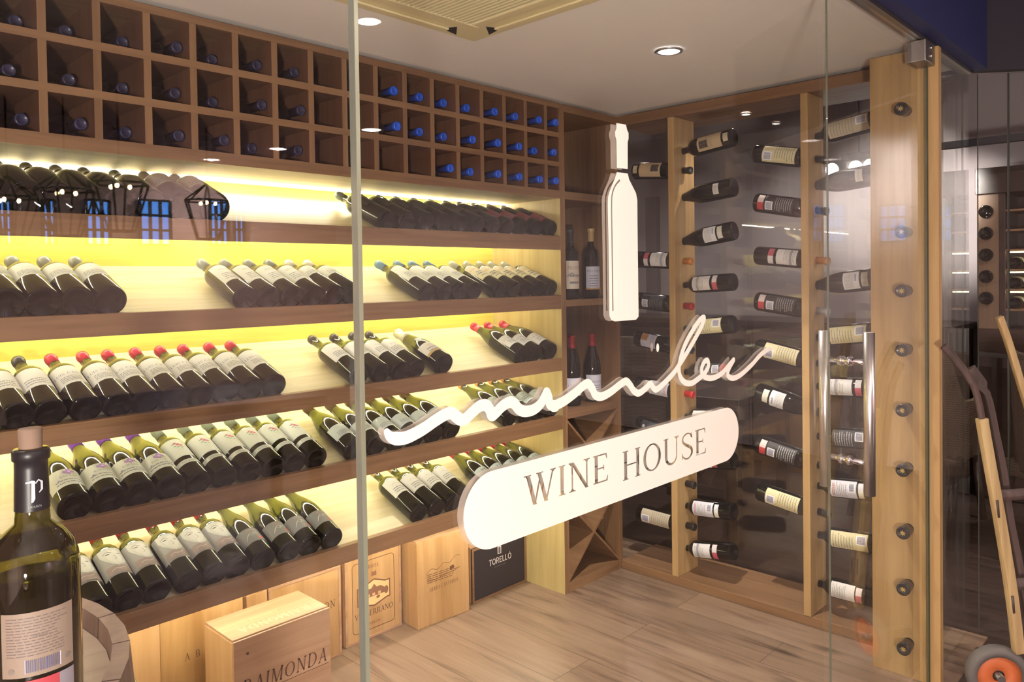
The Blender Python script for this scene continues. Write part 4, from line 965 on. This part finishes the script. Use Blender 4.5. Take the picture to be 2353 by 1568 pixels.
def wrapc(polys, R, off, m, name, parent, ang):
    b = MB(); i = b.mi(m)
    for p in polys:
        vs = [b.bm.verts.new(((R+off)*sin(s_/R+ang), -(R+off)*cos(s_/R+ang), t)) for s_, t in p]
        try: b.bm.faces.new(vs).material_index = i
        except ValueError: pass
    return b.obj(name, parent)
ANG = atan2(-.221, .936)
Pm = [[(-.0075, .288), (-.002, .2895), (.0005, .2885), (.0005, .2865), (-.004, .2868), (-.0075, .2865)], [(-.0025, .287), (.0003, .289), (.0003, .270), (-.0012, .267), (-.003, .266)]]+[[(a+.0022, b_) for a, b_ in p] for p in pl([(-.0015, .286), (.0012, .2895), (.0040, .287), (.0040, .279), (.0015, .276)], [.001, .0014, .0022, .0022, .0008])]
wrapc(Pm, .0160, .0012, cm((.62, .62, .70)), 'printed_mark', cap_, ANG+.15)
wrapc([[(a, t+.2620) for a, t in p] for p in text_polys('CRIANZA', .0022)], .0160, .0012, cm((.5, .5, .55)), 'printed_mark', cap_, ANG+.15)
def seg_label(t0, t1, s0, s1, m, name, parent, off=.0005, slant=0):
    b = MB(); i = b.mi(m); n = 14; prev = None
    for q in range(n+1):
        s_ = s0+(s1-s0)*q/n; a = s_/r_+ANG; cur = [b.bm.verts.new(((r_+off)*sin(a), -(r_+off)*cos(a), t)) for t in (t0, t1)]
        if prev: f = b.bm.faces.new((prev[0], cur[0], cur[1], prev[1])); f.material_index = i; f.smooth = True
        prev = cur
    return b.obj(name, parent)
lb1 = seg_label(.097, .162, -.031, .036, paper((.29, .21, .165)), 'back_label', ob)
tl = lines(-.026, .031, .117, .158, 14, 8)+at_(text_polys('CRIANZA', .0024), .004, .1375)
wrapc(tl, r_, .0008, cm((.16, .12, .12)), 'printed_mark', lb1, ANG)
wrapc(rect(-.010, .022, .1005, .1145), r_, .0009, cm((.46, .42, .50)), 'printed_mark', lb1, ANG)
wrapc(barcode(-.009, .021, .1015, .1140, 3), r_, .0011, cm((.13, .12, .22)), 'printed_mark', lb1, ANG)
wrapc(disc(-.022, .104, .003)+disc(.029, .107, .003), r_, .0009, cm((.22, .17, .15)), 'printed_mark', lb1, ANG)
lb2 = seg_label(.052, .093, -.031, .020, paper((.45, .05, .07)), 'red_label', ob); tag(lb2, 'red lower label')
seg_label(.052, .093, .020, .036, paper((.28, .24, .28)), 'side_strip', lb2, .0007)
# embossed lettering on the shoulder
for k in range(7):
    a = ANG-.62+k*.2; t = .212
    R_ = rad_at(pr2, t)+.0002
# second bottle, cut by the frame
fb = empty('open_wine_bottle', (.135, 1.010, .8745)); tag(fb, 'second corked bottle with tan neck label, cut by the left edge', 'bottle')
b = MB(); b.lathe([(a*.93, z*1.09) for a, z in pr2], M_gdark, 36); b.obj('glass_body', fb)
b = MB(); b.lathe([(.0105, .345), (.0115, .376), (0, .377)], M_cork, 18); b.obj('cork', fb)
b = MB(); b.lathe([(.0158, .305), (.0150, .334)], M_capk, 28); b.lathe([(.0172, .334), (.0176, .3485), (.013, .350)], M_capk, 28); b.obj('capsule', fb)
b = MB(); b.lathe([(.0160, .285), (.0158, .331)], mat('tan_neck_label', (.45, .27, .13), .5), 28); b.obj('neck_label', fb)
# ================================================================== DECALS ON THE GLASS
def inside(q, p):
    r = False; n = len(p)
    for i in range(n):
        a, b = p[i], p[(i+1) % n]
        if (a[1] > q[1]) != (b[1] > q[1]) and q[0] < (b[0]-a[0])*(q[1]-a[1])/(b[1]-a[1])+a[0]: r = not r
    return r
def flat_cdt(outer_list, cut_list, keep_fn, Y, m, name, th=0, parent=None):
    """triangulate outlines minus cut shapes in the plane Y; coordinates are (x, z)"""
    verts, faces = [], []
    for p in outer_list+cut_list:
        i0 = len(verts); verts += [Vector(q) for q in p]; faces.append(list(range(i0, i0+len(p))))
    no = len(outer_list)
    r = geometry.delaunay_2d_cdt(verts, [], faces, 1, 1e-6, True)
    vs, es, fs, ov, oe, of = r
    b = MB(); bv = [b.bm.verts.new((v.x, Y, v.y)) for v in vs]; i = b.mi(m)
    for f, orig in zip(fs, of):
        if any(o_ < no for o_ in orig) and not any(o_ >= no for o_ in orig):
            try: b.bm.faces.new([bv[k] for k in f]).material_index = i
            except ValueError: pass
    return b.obj(name, parent)
def G2(u, v): p = onY(u, v, YG); return (p.x, p.z)
def ccw(p):
    a = sum(p[i][0]*p[(i+1) % len(p)][1]-p[(i+1) % len(p)][0]*p[i][1] for i in range(len(p)))
    return p if a > 0 else p[::-1]
YD, YD2 = YG-.0012, YG+.0112
GH = (0.0, 0.0)
# pill with WINE HOUSE cut out
pt = [G2(1112, 1072), G2(1655, 953)]; pb = [G2(1116, 1246), G2(1668, 1073)]
zt = (pt[0][1]+pt[1][1])/2+.001; zbm = (pb[0][1]+pb[1][1])/2
zc_, hr = (zt+zbm)/2, (zt-zbm)/2
xl = G2(1063, 1160)[0]; xr = G2(1696, 1000)[0]
pill = []
for k in range(25): a = pi/2+pi*k/24; pill.append((xl+hr+hr*cos(a), zc_+hr*sin(a)))
for k in range(25): a = -pi/2+pi*k/24; pill.append((xr-hr+hr*cos(a), zc_+hr*sin(a)))
def word(s_, x0, x1, z0, z1):
    T_ = text_polys(s_, 1.0, track=.05, center=False); w = max(a for p in T_ for a, _ in p); w0 = min(a for p in T_ for a, _ in p)
    return [ccw([(x0+(a-w0)/(w-w0)*(x1-x0), z0+b_*(z1-z0)) for a, b_ in p]) for p in T_]
w1 = word('WINE', G2(1203, 1130)[0], G2(1396, 1090)[0], G2(1227, 1163)[1]+.002, G2(1205, 1095)[1])
w2 = word('HOUSE', G2(1430, 1075)[0], G2(1621, 1030)[0], G2(1437, 1105)[1]+.001, G2(1433, 1038)[1])
zA = (w1[0][0][1], )
dp = flat_cdt([ccw(pill)], w1+w2, None, YD, M_vinyl, 'pill_decal'); tag(dp, 'white pill-shaped sign on the glass with cut-out WINE HOUSE letters', 'sign')
g_ = flat_cdt([ccw(pill)], w1+w2, None, YD2, M_ghost, 'ghost_reflection', parent=dp)  # offset copy of the sign, painted as its reflection in the pane
# bottle decal
UV = [(1415, 283), (1437, 287), (1440, 300), (1443, 306), (1443, 320), (1441, 326), (1441, 389), (1416, 386), (1415, 322), (1412, 312), (1412, 303), (1415, 296)]
neck = [G2(u, v) for u, v in UV]
UV2 = [(1416, 396), (1441, 399), (1444, 412), (1452, 428), (1460, 444), (1463, 460), (1464, 560), (1466, 715), (1466, 728), (1460, 735), (1411, 739), (1403, 735), (1399, 726), (1397, 560), (1395, 470), (1396, 452), (1401, 435), (1411, 412)]
bod = [G2(u, v) for u, v in UV2]
hl = stroke([G2(1423, 414), G2(1413, 426), G2(1406, 444), G2(1404, 470), G2(1405, 560), G2(1407, 715)], .0032)
db = flat_cdt([ccw(neck), ccw(bod)], [ccw(q) for q in hl], None, YD, M_vinyl, 'bottle_decal'); tag(db, 'white bottle silhouette stuck on the glass above the script lettering', 'sign')
flat_cdt([ccw(neck), ccw(bod)], [ccw(q) for q in hl], None, YD2, M_ghost, 'ghost_reflection', parent=db)
# handwritten line
def C1(x, y): return (870+x/5.602, 860+y/5.602)
def C2(x, y): return (1250+x/4.278, 700+y/4.278)
scr = [C1(95, 740), C1(150, 810), C1(260, 830), C1(380, 805), C1(560, 710), C1(720, 600), C1(850, 520), C1(930, 500), C1(990, 545), C1(1050, 585), C1(1110, 575), C1(1190, 500), C1(1290, 415), C1(1370, 400), C1(1420, 450), C1(1450, 530), C1(1500, 500), C1(1590, 410), C1(1680, 360), C1(1740, 380), C1(1800, 450), C1(1880, 480), C1(1990, 455), C1(2080, 380), C1(2140, 270), C1(2155, 240), C1(2180, 300), C1(2200, 390), C1(2280, 410), C2(90, 1000), C2(190, 950), C2(300, 870), C2(380, 800), C2(430, 780), C2(470, 830), C2(500, 890), C2(560, 905), C2(650, 860), C2(740, 790), C2(800, 755), C2(840, 790), C2(880, 850), C2(930, 870), C2(1000, 820), C2(1040, 780), C2(1075, 825), C2(1110, 830), C2(1190, 760), C2(1280, 660), C2(1340, 570), C2(1420, 440), C2(1500, 300), C2(1550, 200), C2(1570, 130), C2(1530, 150), C2(1460, 250), C2(1380, 400), C2(1330, 560), C2(1325, 680), C2(1370, 760), C2(1440, 775), C2(1500, 740), C2(1570, 680), C2(1610, 610), C2(1605, 555), C2(1575, 560), C2(1545, 630), C2(1560, 700), C2(1640, 725), C2(1740, 680), C2(1820, 590), C2(1860, 545), C2(1820, 620), C2(1800, 690), C2(1850, 725), C2(1930, 690), C2(2040, 590), C2(2130, 490), C2(2220, 435), C2(2238, 465)]
sw_ = spline([G2(*q) for q in scr], 5); n_ = len(sw_)
wd = []
for k, q in enumerate(sw_):
    t = k/(n_-1); w = .0165 if t < .36 else .0165-.005*min(1, (t-.36)/.2)
    if t > .6: w = .0112
    if t < .02: w *= .5+25*t
    if t > .98: w *= max(.35, (1-t)*50)
    wd.append(w)
def script_mesh(Y, m, name, parent=None):
    b = MB(); i = b.mi(m)
    P = sw_; L = []
    for k, p in enumerate(P):
        d = (P[min(k+1, n_-1)]-P[max(k-1, 0)])
        d = d.normalized() if d.length > 1e-9 else Vector((1, 0)); nr = Vector((-d.y, d.x))*wd[k]/2; L.append((p+nr, p-nr))
    polys = []
    for (a, b1), (c, d) in zip(L, L[1:]): polys.append(ccw([tuple(a), tuple(b1), tuple(d), tuple(c)]))
    for k in range(0, n_): polys.append([(P[k].x+wd[k]/2*cos(2*pi*q/12), P[k].y+wd[k]/2*sin(2*pi*q/12)) for q in range(12)])
    polys.append([(G2(*C2(1112, 425))[0]+.0045*cos(2*pi*q/10), G2(*C2(1112, 425))[1]+.0078*sin(2*pi*q/10)) for q in range(10)])
    verts, faces = [], []
    for p in polys:
        i0 = len(verts); verts += [Vector(q) for q in p]; faces.append(list(range(i0, i0+len(p))))
    vs, es, fs, ov, oe, of = geometry.delaunay_2d_cdt(verts, [], faces, 1, 1e-6, True)
    bv = [b.bm.verts.new((v.x, Y, v.y)) for v in vs]
    BBX = [(min(q[0] for q in p), max(q[0] for q in p), min(q[1] for q in p), max(q[1] for q in p)) for p in polys]
    for f, orig in zip(fs, of):
        if len(f) != 3: continue
        cc = sum((Vector(vs[k]) for k in f), Vector((0, 0)))/3
        if not any(inside(cc, p) for p, bb in zip(polys, BBX) if bb[0] <= cc[0] <= bb[1] and bb[2] <= cc[1] <= bb[3]): continue
        try: b.bm.faces.new([bv[k] for k in f]).material_index = i
        except ValueError: pass
    return b.obj(name, parent)
ds_ = script_mesh(YD, M_vinyl, 'script_decal'); tag(ds_, 'white handwritten script stuck across the glass above the pill sign', 'sign')
script_mesh(YD2, M_ghost, 'ghost_reflection', ds_)
# ================================================================== RESTAURANT BEYOND THE BACK GLASS
M_dwood = wood('dark_furniture_wood', (.050, .026, .018), (.028, .015, .011), 'Y', .6, .35)
M_wick = mat('wicker', (.085, .052, .035), .7)
n = N(M_wick); tcx = n.add('ShaderNodeTexCoord'); wv1 = n.add('ShaderNodeTexWave'); wv1.inputs['Scale'].default_value = 34; wv1.bands_direction = 'Z'; wv1.inputs['Distortion'].default_value = 3; wv1.inputs['Detail Scale'].default_value = 8
n.lk(tcx.outputs['Object'], wv1.inputs['Vector']); rpx = n.add('ShaderNodeValToRGB'); rpx.color_ramp.elements[0].color = (.02, .012, .009, 1); rpx.color_ramp.elements[1].color = (.15, .095, .06, 1)
n.lk(wv1.outputs['Color'], rpx.inputs[0]); n.lk(rpx.outputs[0], n.b.inputs['Base Color'])
def wicker_chair(loc, rz, label):
    e = empty('wicker_chair', loc); e.rotation_euler.z = rz; tag(e, label, 'chair', 'wicker chairs in the dining room')
    b = MB(); pts = []
    b.box(-.26, .26, -.26, .26, .36, .44, M_wick); b.obj('seat', e, .02)
    b = MB(); n_ = 12; i = b.mi(M_wick); prev = None
    for q in range(n_+1):
        a = radians(-20+220*q/n_); c_ = []
        hgt = .98 if 3 <= q <= 9 else .70
        for rr, z in ((.30, .40), (.32, hgt), (.285, hgt), (.265, .40)): c_.append(b.bm.verts.new((rr*cos(a), rr*sin(a), z)))
        if prev:
            for k in range(4): k2 = (k+1) % 4; b.bm.faces.new((prev[k], c_[k], c_[k2], prev[k2])).material_index = i
        else: b.bm.faces.new(c_).material_index = i
        prev = c_
    b.bm.faces.new(prev[::-1]).material_index = i; b.obj('backrest', e, .008)
    for sx in (-1, 1):
        for sy in (-1, 1):
            b = MB(); b.tube([(sx*.22, sy*.22, .36), (sx*.25, sy*.25, 0)], .02, M_dwood, 10); b.obj('leg', e)
    return e
def table(loc, rz, lx, ly, label):
    e = empty('dining_table', loc); e.rotation_euler.z = rz; tag(e, label, 'table', 'tables in the dining room')
    b = MB(); b.box(-lx/2, lx/2, -ly/2, ly/2, .72, .76, M_dwood); b.obj('tabletop', e, .004)
    for sx in (-1, 1):
        for sy in (-1, 1):
            b = MB(); b.box(sx*(lx/2-.05)-.03, sx*(lx/2-.05)+.03, sy*(ly/2-.05)-.03, sy*(ly/2-.05)+.03, 0, .72, M_dwood); b.obj('leg', e, .003)
    return e
# dark sideboard along the far wall
sb = empty('sideboard', (5.28, 3.20, 0)); tag(sb, 'long dark wood sideboard along the grey wall behind the rack', 'sideboard')
b = MB(); b.box(-.26, .30, -1.9, 1.9, .04, 1.00, M_dwood); b.obj('carcass', sb, .004)
b = MB(); b.box(-.29, .31, -1.93, 1.93, 1.00, 1.04, M_dwood); b.obj('top', sb, .004)
for k in range(6):
    y = -1.89+k*.632; b = MB(); b.box(-.285, -.262, y, y+.615, .08, .96, M_dwood); dr_ = b.obj('door', sb, .004)
    b = MB(); b.tube([(-.292, y+.56, .5), (-.292, y+.56, .6)], .006, M_dsteel, 8); b.obj('handle', dr_)
wicker_chair((4.35, 3.10, -.008), radians(100), 'dark wicker chair seen just left of the far post')
wicker_chair((4.55, 1.35, -.008), radians(80), 'dark wicker chair seen low between the two rack posts')
wicker_chair((4.45, .55, -.008), radians(60), 'dark wicker chair beyond the right glass corner')
wt = empty('track_light', (4.60, -.30, 2.45)); tag(wt, 'black ceiling track lighting the side wall near the entrance, seen only mirrored', 'track light')
b = MB(); b.box(-.015, .015, -.9, .5, -.02, .02, M_black); b.obj('track', wt, .003)
b = MB(); b.tube([(0, -.3, .02), (0, -.3, ZR-2.45)], .005, M_black, 8); b.obj('hanger', wt)
for y in (-.12, .22):
    b = MB(); b.tube([(-.05, y, -.05), (.06, y, -.08)], .042, M_black, 16); hd = b.obj('lamp_head', wt)
    lamp('wall_wash', 'SPOT', (.07, y, -.085), 30, (1, .93, .85), wt, (0.98+.07, y, -.50), .05, 48, .7)
table((3.75, 2.25, -.008), .1, .8, .8, 'dark square dining table behind the rack')
# tracks with spotlights, washing the wall
tr = empty('track_light', (4.55, 1.20, 2.05)); tag(tr, 'black ceiling track with round spotlights behind the rack at the right', 'track light')
b = MB(); b.box(-.015, .015, -1.0, .55, -.02, .02, M_black); b.obj('track', tr, .003)
b = MB()
for y in (-.9, .45): b.tube([(0, y, .02), (0, y, ZR-2.05)], .005, M_black, 8)
b.obj('hanger', tr)
for i, (u, v) in enumerate(((1916, 492), (1970, 489), (2003, 478))):
    p = onX(u, v, 4.52); y = p.y-1.20
    b = MB(); b.tube([(.0, y, -.02), (.0, y, -.05)], .01, M_black, 8); b.tube([(-.05, y, -.07), (.06, y, -.045)], .042, M_black, 16); hd = b.obj('lamp_head', tr)
    b = MB(); b.tube([(-.054, y, -.071), (-.052, y, -.0705)], .038, M_lampw, 16); b.obj('lamp_disc', hd)
for tgt, en in (((5.55, 2.45, 1.8), 6), ((5.55, 1.95, 1.78), 28), ((5.55, 1.40, 1.76), 52)):
    lamp('wall_wash', 'SPOT', (0, tgt[1]-1.20, -.03), en, (1, .93, .85), tr, None, .05, 52, .8)
    L = S.collection.objects[-1]
    L.rotation_euler = (Vector(tgt)-Vector((4.55, tgt[1], 2.02))).to_track_quat('-Z', 'Y').to_euler()
# wine wall cabinet far right with lit shelves
cb_ = empty('wine_cabinet', (5.2, .75, 0)); tag(cb_, 'tall dark wine cabinet with lit shelves at the far right edge', 'cabinet')
b = MB(); b.box(0, .39, -.60, .44, 0, 1.02, M_dwood); b.box(-.02, .39, -.62, .445, 1.83, 1.985, M_dwood); b.box(.34, .39, -.6, .44, 1.02, 1.83, M_dwood)
b.box(0, .06, .325, .44, 1.02, 1.83, M_oakd); b.box(0, .39, -.60, -.56, 1.02, 1.83, M_dwood); b.box(0, .39, .29, .325, 1.02, 1.83, M_dwood); b.obj('carcass', cb_, .003)
for k in range(6):
    z = 1.13+k*.118; b = MB(); b.box(.01, .34, -.56, .29, z, z+.012, M_oakX); sh_ = b.obj('shelf', cb_, .001)
    if 1 <= k <= 3:
        b = MB(); b.box(.02, .04, -.54, .27, z-.010, z-.003, mat('cabinet_led', (1, 1, 1), .5, emit=(1, .82, .42), es=4)); b.obj('led_strip', sh_)
KINDS['far'] = BL(shape='bordeaux', r=.036, L=.30, cap=(.05, .02, .02), cl=.05, labels=[front_label('', .03, .14, .05, (.7, .7, .66), n=2)])
for k in range(3):
    bottle('far', (5.225, .995, 1.13+(k)*.118+.012+.0365), (1, 0, 0), (0, 0, 1), 'small bottle base in the far lit cabinet, %s shelf from the bottom' % ORD[k], 'bottles in the far lit cabinet')
for k in range(5):
    bottle('rk_black', (5.18, 1.140, 1.205+k*.13), (1, 0, 0), (0, 0, 1), 'dark bottle base on the brown cabinet panel, %s from bottom' % ORD[k], 'bottles in the brown cabinet panel')
downlight('ceiling_light', (4.0, 3.0, ZR), 'added dining room fill spot beyond the bottle rack, near the grey column', 'recessed spots in the dining room ceiling', r=.06, mt=M_lampw, energy=38, spot=150, col=(1, .88, .84))  # unseen source added to brighten the grey wall behind the rack
downlight('ceiling_light', (4.2, .2, ZR), 'added dining room fill spot beyond the right glass corner', 'recessed spots in the dining room ceiling', r=.06, mt=M_lampw, energy=30, spot=150, col=(1, .88, .84))  # second unseen source added for the dining room walls
# ================================================================== OLD WOODEN SACK TRUCK AT THE RIGHT, OUTSIDE THE GLASS
M_oldw = wood('old_pale_wood', (.52, .38, .19), (.34, .22, .10), 'Z', .8, .7, bump=.4)
M_oldd = wood('old_dark_wood', (.10, .062, .055), (.055, .035, .032), 'Z', .8, .7, bump=.4)
st_ = empty('sack_truck', (2.83, .60, 0)); tag(st_, 'old wooden sack truck with iron wheel leaning at the right edge', 'sack truck')
o0 = Vector((2.83, .60, 0))
def spts(L, d): return [atd(u, v, d)-o0 for u, v in L]
def sp3(P, n=4):
    out = []
    for i in range(len(P)-1):
        p0, p1, p2, p3 = P[max(i-1, 0)], P[i], P[i+1], P[min(i+2, len(P)-1)]
        for k in range(n):
            t = k/n; out.append(.5*((2*p1)+(p2-p0)*t+(2*p0-5*p1+4*p2-p3)*t*t+(3*p1-p0-3*p2+p3)*t**3))
    out.append(P[-1]); return out
L1 = sp3(spts([(2214, 850), (2236, 885), (2250, 930), (2262, 1000), (2280, 1100), (2298, 1200), (2316, 1310), (2330, 1410), (2340, 1500)], 2.38))
b = MB(); b.tube(L1[10:], .016, M_oldw, 4, rs=[(.020, .024)]*len(L1[10:])); bm1 = b.obj('side_beam', st_, .003)
b = MB(); b.tube(sp3(spts([(2168, 795), (2196, 826)], 2.38))[:-1]+L1[:11], .014, M_oldd, 6, rs=[(.011, .013)]*15); b.obj('worn_grip', bm1, .002)
for v0, u0 in ((1150, 2291), (1370, 2326)):
    a = atd(u0, v0, 2.362)-o0; b = MB(); b.tube([a, a+Vector((.006, -.002, -.055))], .005, M_oldd, 4); b.obj('slot', bm1)
L1b = sp3([q+Vector((.035, -.012, 0)) for q in spts([(2212, 848), (2250, 905), (2272, 1000), (2290, 1090), (2306, 1200), (2330, 1320), (2352, 1450)], 2.46)])
b = MB(); b.tube(L1b, .014, M_oldd, 4, rs=[(.013, .02)]*len(L1b)); b.obj('iron_strap', st_, .002)
L2 = sp3(spts([(2296, 728), (2318, 790), (2345, 880), (2375, 980), (2400, 1100), (2420, 1300)], 2.30))
b = MB(); b.tube(L2, .015, M_oldw, 4, rs=[(.013, .02)]*len(L2)); b.obj('side_beam', st_, .003)
for v0, u0 in ((1140, 2292), (1345, 2324)):
    a = atd(u0, v0, 2.40)-o0; b = MB(); b.tube([a, a+Vector((.22, -.16, .0))], .018, M_oldd, 6); b.obj('crossbar', st_, .002)
wc = atd(2293, 1552, 2.40)-o0; wr = max(.05, wc.z-.002) if wc.z > .03 else .08
wr = min(wr, .11); wc.z = wr+.002 if wc.z < wr else wc.z
M_rust = mat('orange_iron', (.55, .13, .04), .6); M_rub = mat('worn_rubber', (.11, .095, .09), .8)
e2 = MB()
axd = Vector((.85, .53, 0)).normalized()
def ring(b, c, ax, prof_, m, seg=28):
    a = Vector((0, 0, 1)); u_ = ax.cross(a).normalized(); v_ = u_.cross(ax); i = b.mi(m); R = []
    for k in range(seg):
        th = 2*pi*k/seg; dr = u_*cos(th)+v_*sin(th); R.append([b.bm.verts.new(c+dr*r+ax*h) for r, h in prof_])
    n_ = len(prof_)
    for k in range(seg):
        for q in range(n_): f = b.bm.faces.new((R[k][q], R[(k+1) % seg][q], R[(k+1) % seg][(q+1) % n_], R[k][(q+1) % n_])); f.material_index = i; f.smooth = True
b = MB(); ring(b, wc, axd, [(wr*.72, -.022), (wr*.92, -.026), (wr, -.014), (wr, .014), (wr*.92, .026), (wr*.72, .022)], M_rub); wh = b.obj('wheel', st_)
b = MB(); ring(b, wc, axd, [(wr*.2, -.008), (wr*.74, -.006), (wr*.74, .006), (wr*.2, .008)], M_rust); b.obj('wheel_disc', wh)
b = MB(); b.tube([wc-axd*.03, wc+axd*.16], .012, M_dsteel, 12); b.obj('axle', st_)
# ================================================================== BEHIND THE CAMERA (reflected things, plus unseen lamps added for fill)
def mir(u, v, Yv):      # where something reflected in the front glass really stands
    p = onY(u, v, Yv); return Vector((p.x, 2*YG-p.y, p.z))
YV = 2*YG+7.24
M_blue = mat('dusk_window', (.05, .1, .3), .5, emit=(.10, .34, 1.0), es=2.4)
wx = [(-15, 28), (100, 128), (200, 254), (324, 394), (486, 526), (541, 563)]
wn = 7
for i, (u0, u1) in enumerate(wx):
    a = mir(u0, 458, YV); c = mir(u1, 458, YV); z1 = a.z; z0 = mir(u0, 562, YV).z
    b = MB(); b.box(a.x, c.x, -7.298, -7.290, z0, z1, M_blue)
    nb = 3 if u1-u0 > 35 else 2
    for k in range(nb+1): x = a.x+(c.x-a.x)*k/nb; b.box(x-.015, x+.015, -7.29, -7.26, z0, z1, M_black)
    for k in range(4): z = z0+(z1-z0)*k/3; b.box(a.x, c.x, -7.29, -7.262, z-.012, z+.012, M_black)
    struct(b.obj('window_%d' % (wn+i)))
def lantern(p, label):
    e = empty('lantern', p); tag(e, label, 'lantern', 'wrought iron lanterns over the dining room')
    b = MB(); n_ = 6; T = [(.20*cos(2*pi*k/n_), .20*sin(2*pi*k/n_), .0) for k in range(n_)]; Bm = [(.10*cos(2*pi*k/n_), .10*sin(2*pi*k/n_), -.34) for k in range(n_)]
    for k in range(n_):
        b.tube([T[k], Bm[k]], .008, M_black, 6); b.tube([T[k], T[(k+1) % n_]], .008, M_black, 6); b.tube([Bm[k], Bm[(k+1) % n_]], .008, M_black, 6)
        b.tube([T[k], (0, 0, .16)], .007, M_black, 6)
    b.tube([(0, 0, .16), (0, 0, ZR-p[2])], .006, M_black, 6); b.obj('iron_cage', e)
    for k in range(3):
        b = MB(); a = 2*pi*k/3; b.sphere((.07*cos(a), .07*sin(a), -.02), .013, M_bulb, (1, 1, 1.4)); b.obj('bulb', e)
for i, (u, v, Yv) in enumerate(((18, 462, 6.6), (150, 445, 6.4), (275, 430, 5.9), (478, 470, 6.8))):
    lantern(mir(u, v-8, Yv), 'black iron lantern with warm bulbs reflected in the glass, %s from left' % ORD[i])
sc = (ZR-EYE)/(2.12-EYE)
for i, (u, v) in enumerate(((487, 366), (640, 341), (855, 297))):
    p = onZ(u, v, ZR); downlight('ceiling_light', (p.x, 2*YG-p.y, ZR), 'recessed dining room spot mirrored over the cubbies, %s from left' % ORD[i], 'recessed spots in the dining room ceiling', r=.085, mt=M_lampw, energy=110, spot=174, col=(1, .82, .74))
for i, (x, y) in enumerate(((.5, -1.6), (2.4, -1.9), (-1.2, -3.0))):  # unseen spots added as fill on the shelf fronts
    downlight('ceiling_light', (x, y, ZR), 'added dining room fill spot behind the camera, %s' % ('near the sign', 'near the door', 'over the left tables')[i], 'recessed spots in the dining room ceiling', r=.06, mt=M_lampw, energy=(36, 30, 30)[i], spot=172, col=(1, .84, .74))
sp_ = empty('spotlight', (.55, -1.05, 2.55)); tag(sp_, 'added unseen spotlight brightening the white lettering on the glass', 'spotlight')  # unseen lamp added to brighten the white vinyl
b = MB(); b.tube([(0, 0, 0), (0, 0, .2)], .01, M_black, 8); b.tube([(-.03, -.12, .08), (.01, .03, -.02)], .045, M_black, 18); b.obj('lamp_head', sp_)
lamp('sign_fill_lamp', 'SPOT', (.012, .04, -.028), 10, (1, .93, .86), sp_, None, .04, 40, .8)
SL = [o for o in sp_.children if o.type == 'LIGHT'][0]; SL.rotation_euler = (Vector((1.15, YG, 1.15))-Vector((.56, -1.01, 2.52))).to_track_quat('-Z', 'Y').to_euler()
table((1.6, -2.6, -.008), .2, 1.4, .8, 'dark dining table behind the camera on the right')
table((-.6, -3.2, -.008), -.1, 1.4, .8, 'dark dining table behind the camera on the left')

# added fill lamp on a made-up table, unseen, to lift the cellar ceiling
sd = empty('fill_lamp_table', (-1.0, -.95, -.008)); tag(sd, 'added small round table under the fill lamp, unseen behind the camera', 'table', 'tables in the dining room')
b = MB(); b.lathe([(0, .56), (.24, .56), (.24, .59), (0, .59)], M_dwood, 28); b.obj('tabletop', sd, .002)
b = MB(); b.tube([(0, 0, 0), (0, 0, .56)], .02, M_dwood, 12); b.lathe([(0, 0), (.16, 0), (.15, .02), (0, .03)], M_dwood, 20); b.obj('leg', sd)
tl_ = empty('globe_fill_lamp', (-1.0, -.95, .583)); tag(tl_, 'added globe fill lamp on its small table, unseen behind the camera', 'lamp')
b = MB(); b.lathe([(0, 0), (.07, 0), (.065, .015), (.012, .03), (.012, .10), (0, .10)], M_dsteel, 20); b.obj('base', tl_)
b = MB(); b.sphere((0, 0, .17), .075, mat('opal_globe', (1, .95, .9), .5, emit=(1, .90, .80), es=1.0)); b.obj('globe', tl_)
lamp('ceiling_fill_lamp', 'POINT', (0, 0, .36), 128, (1, .89, .80), tl_, None, .10)
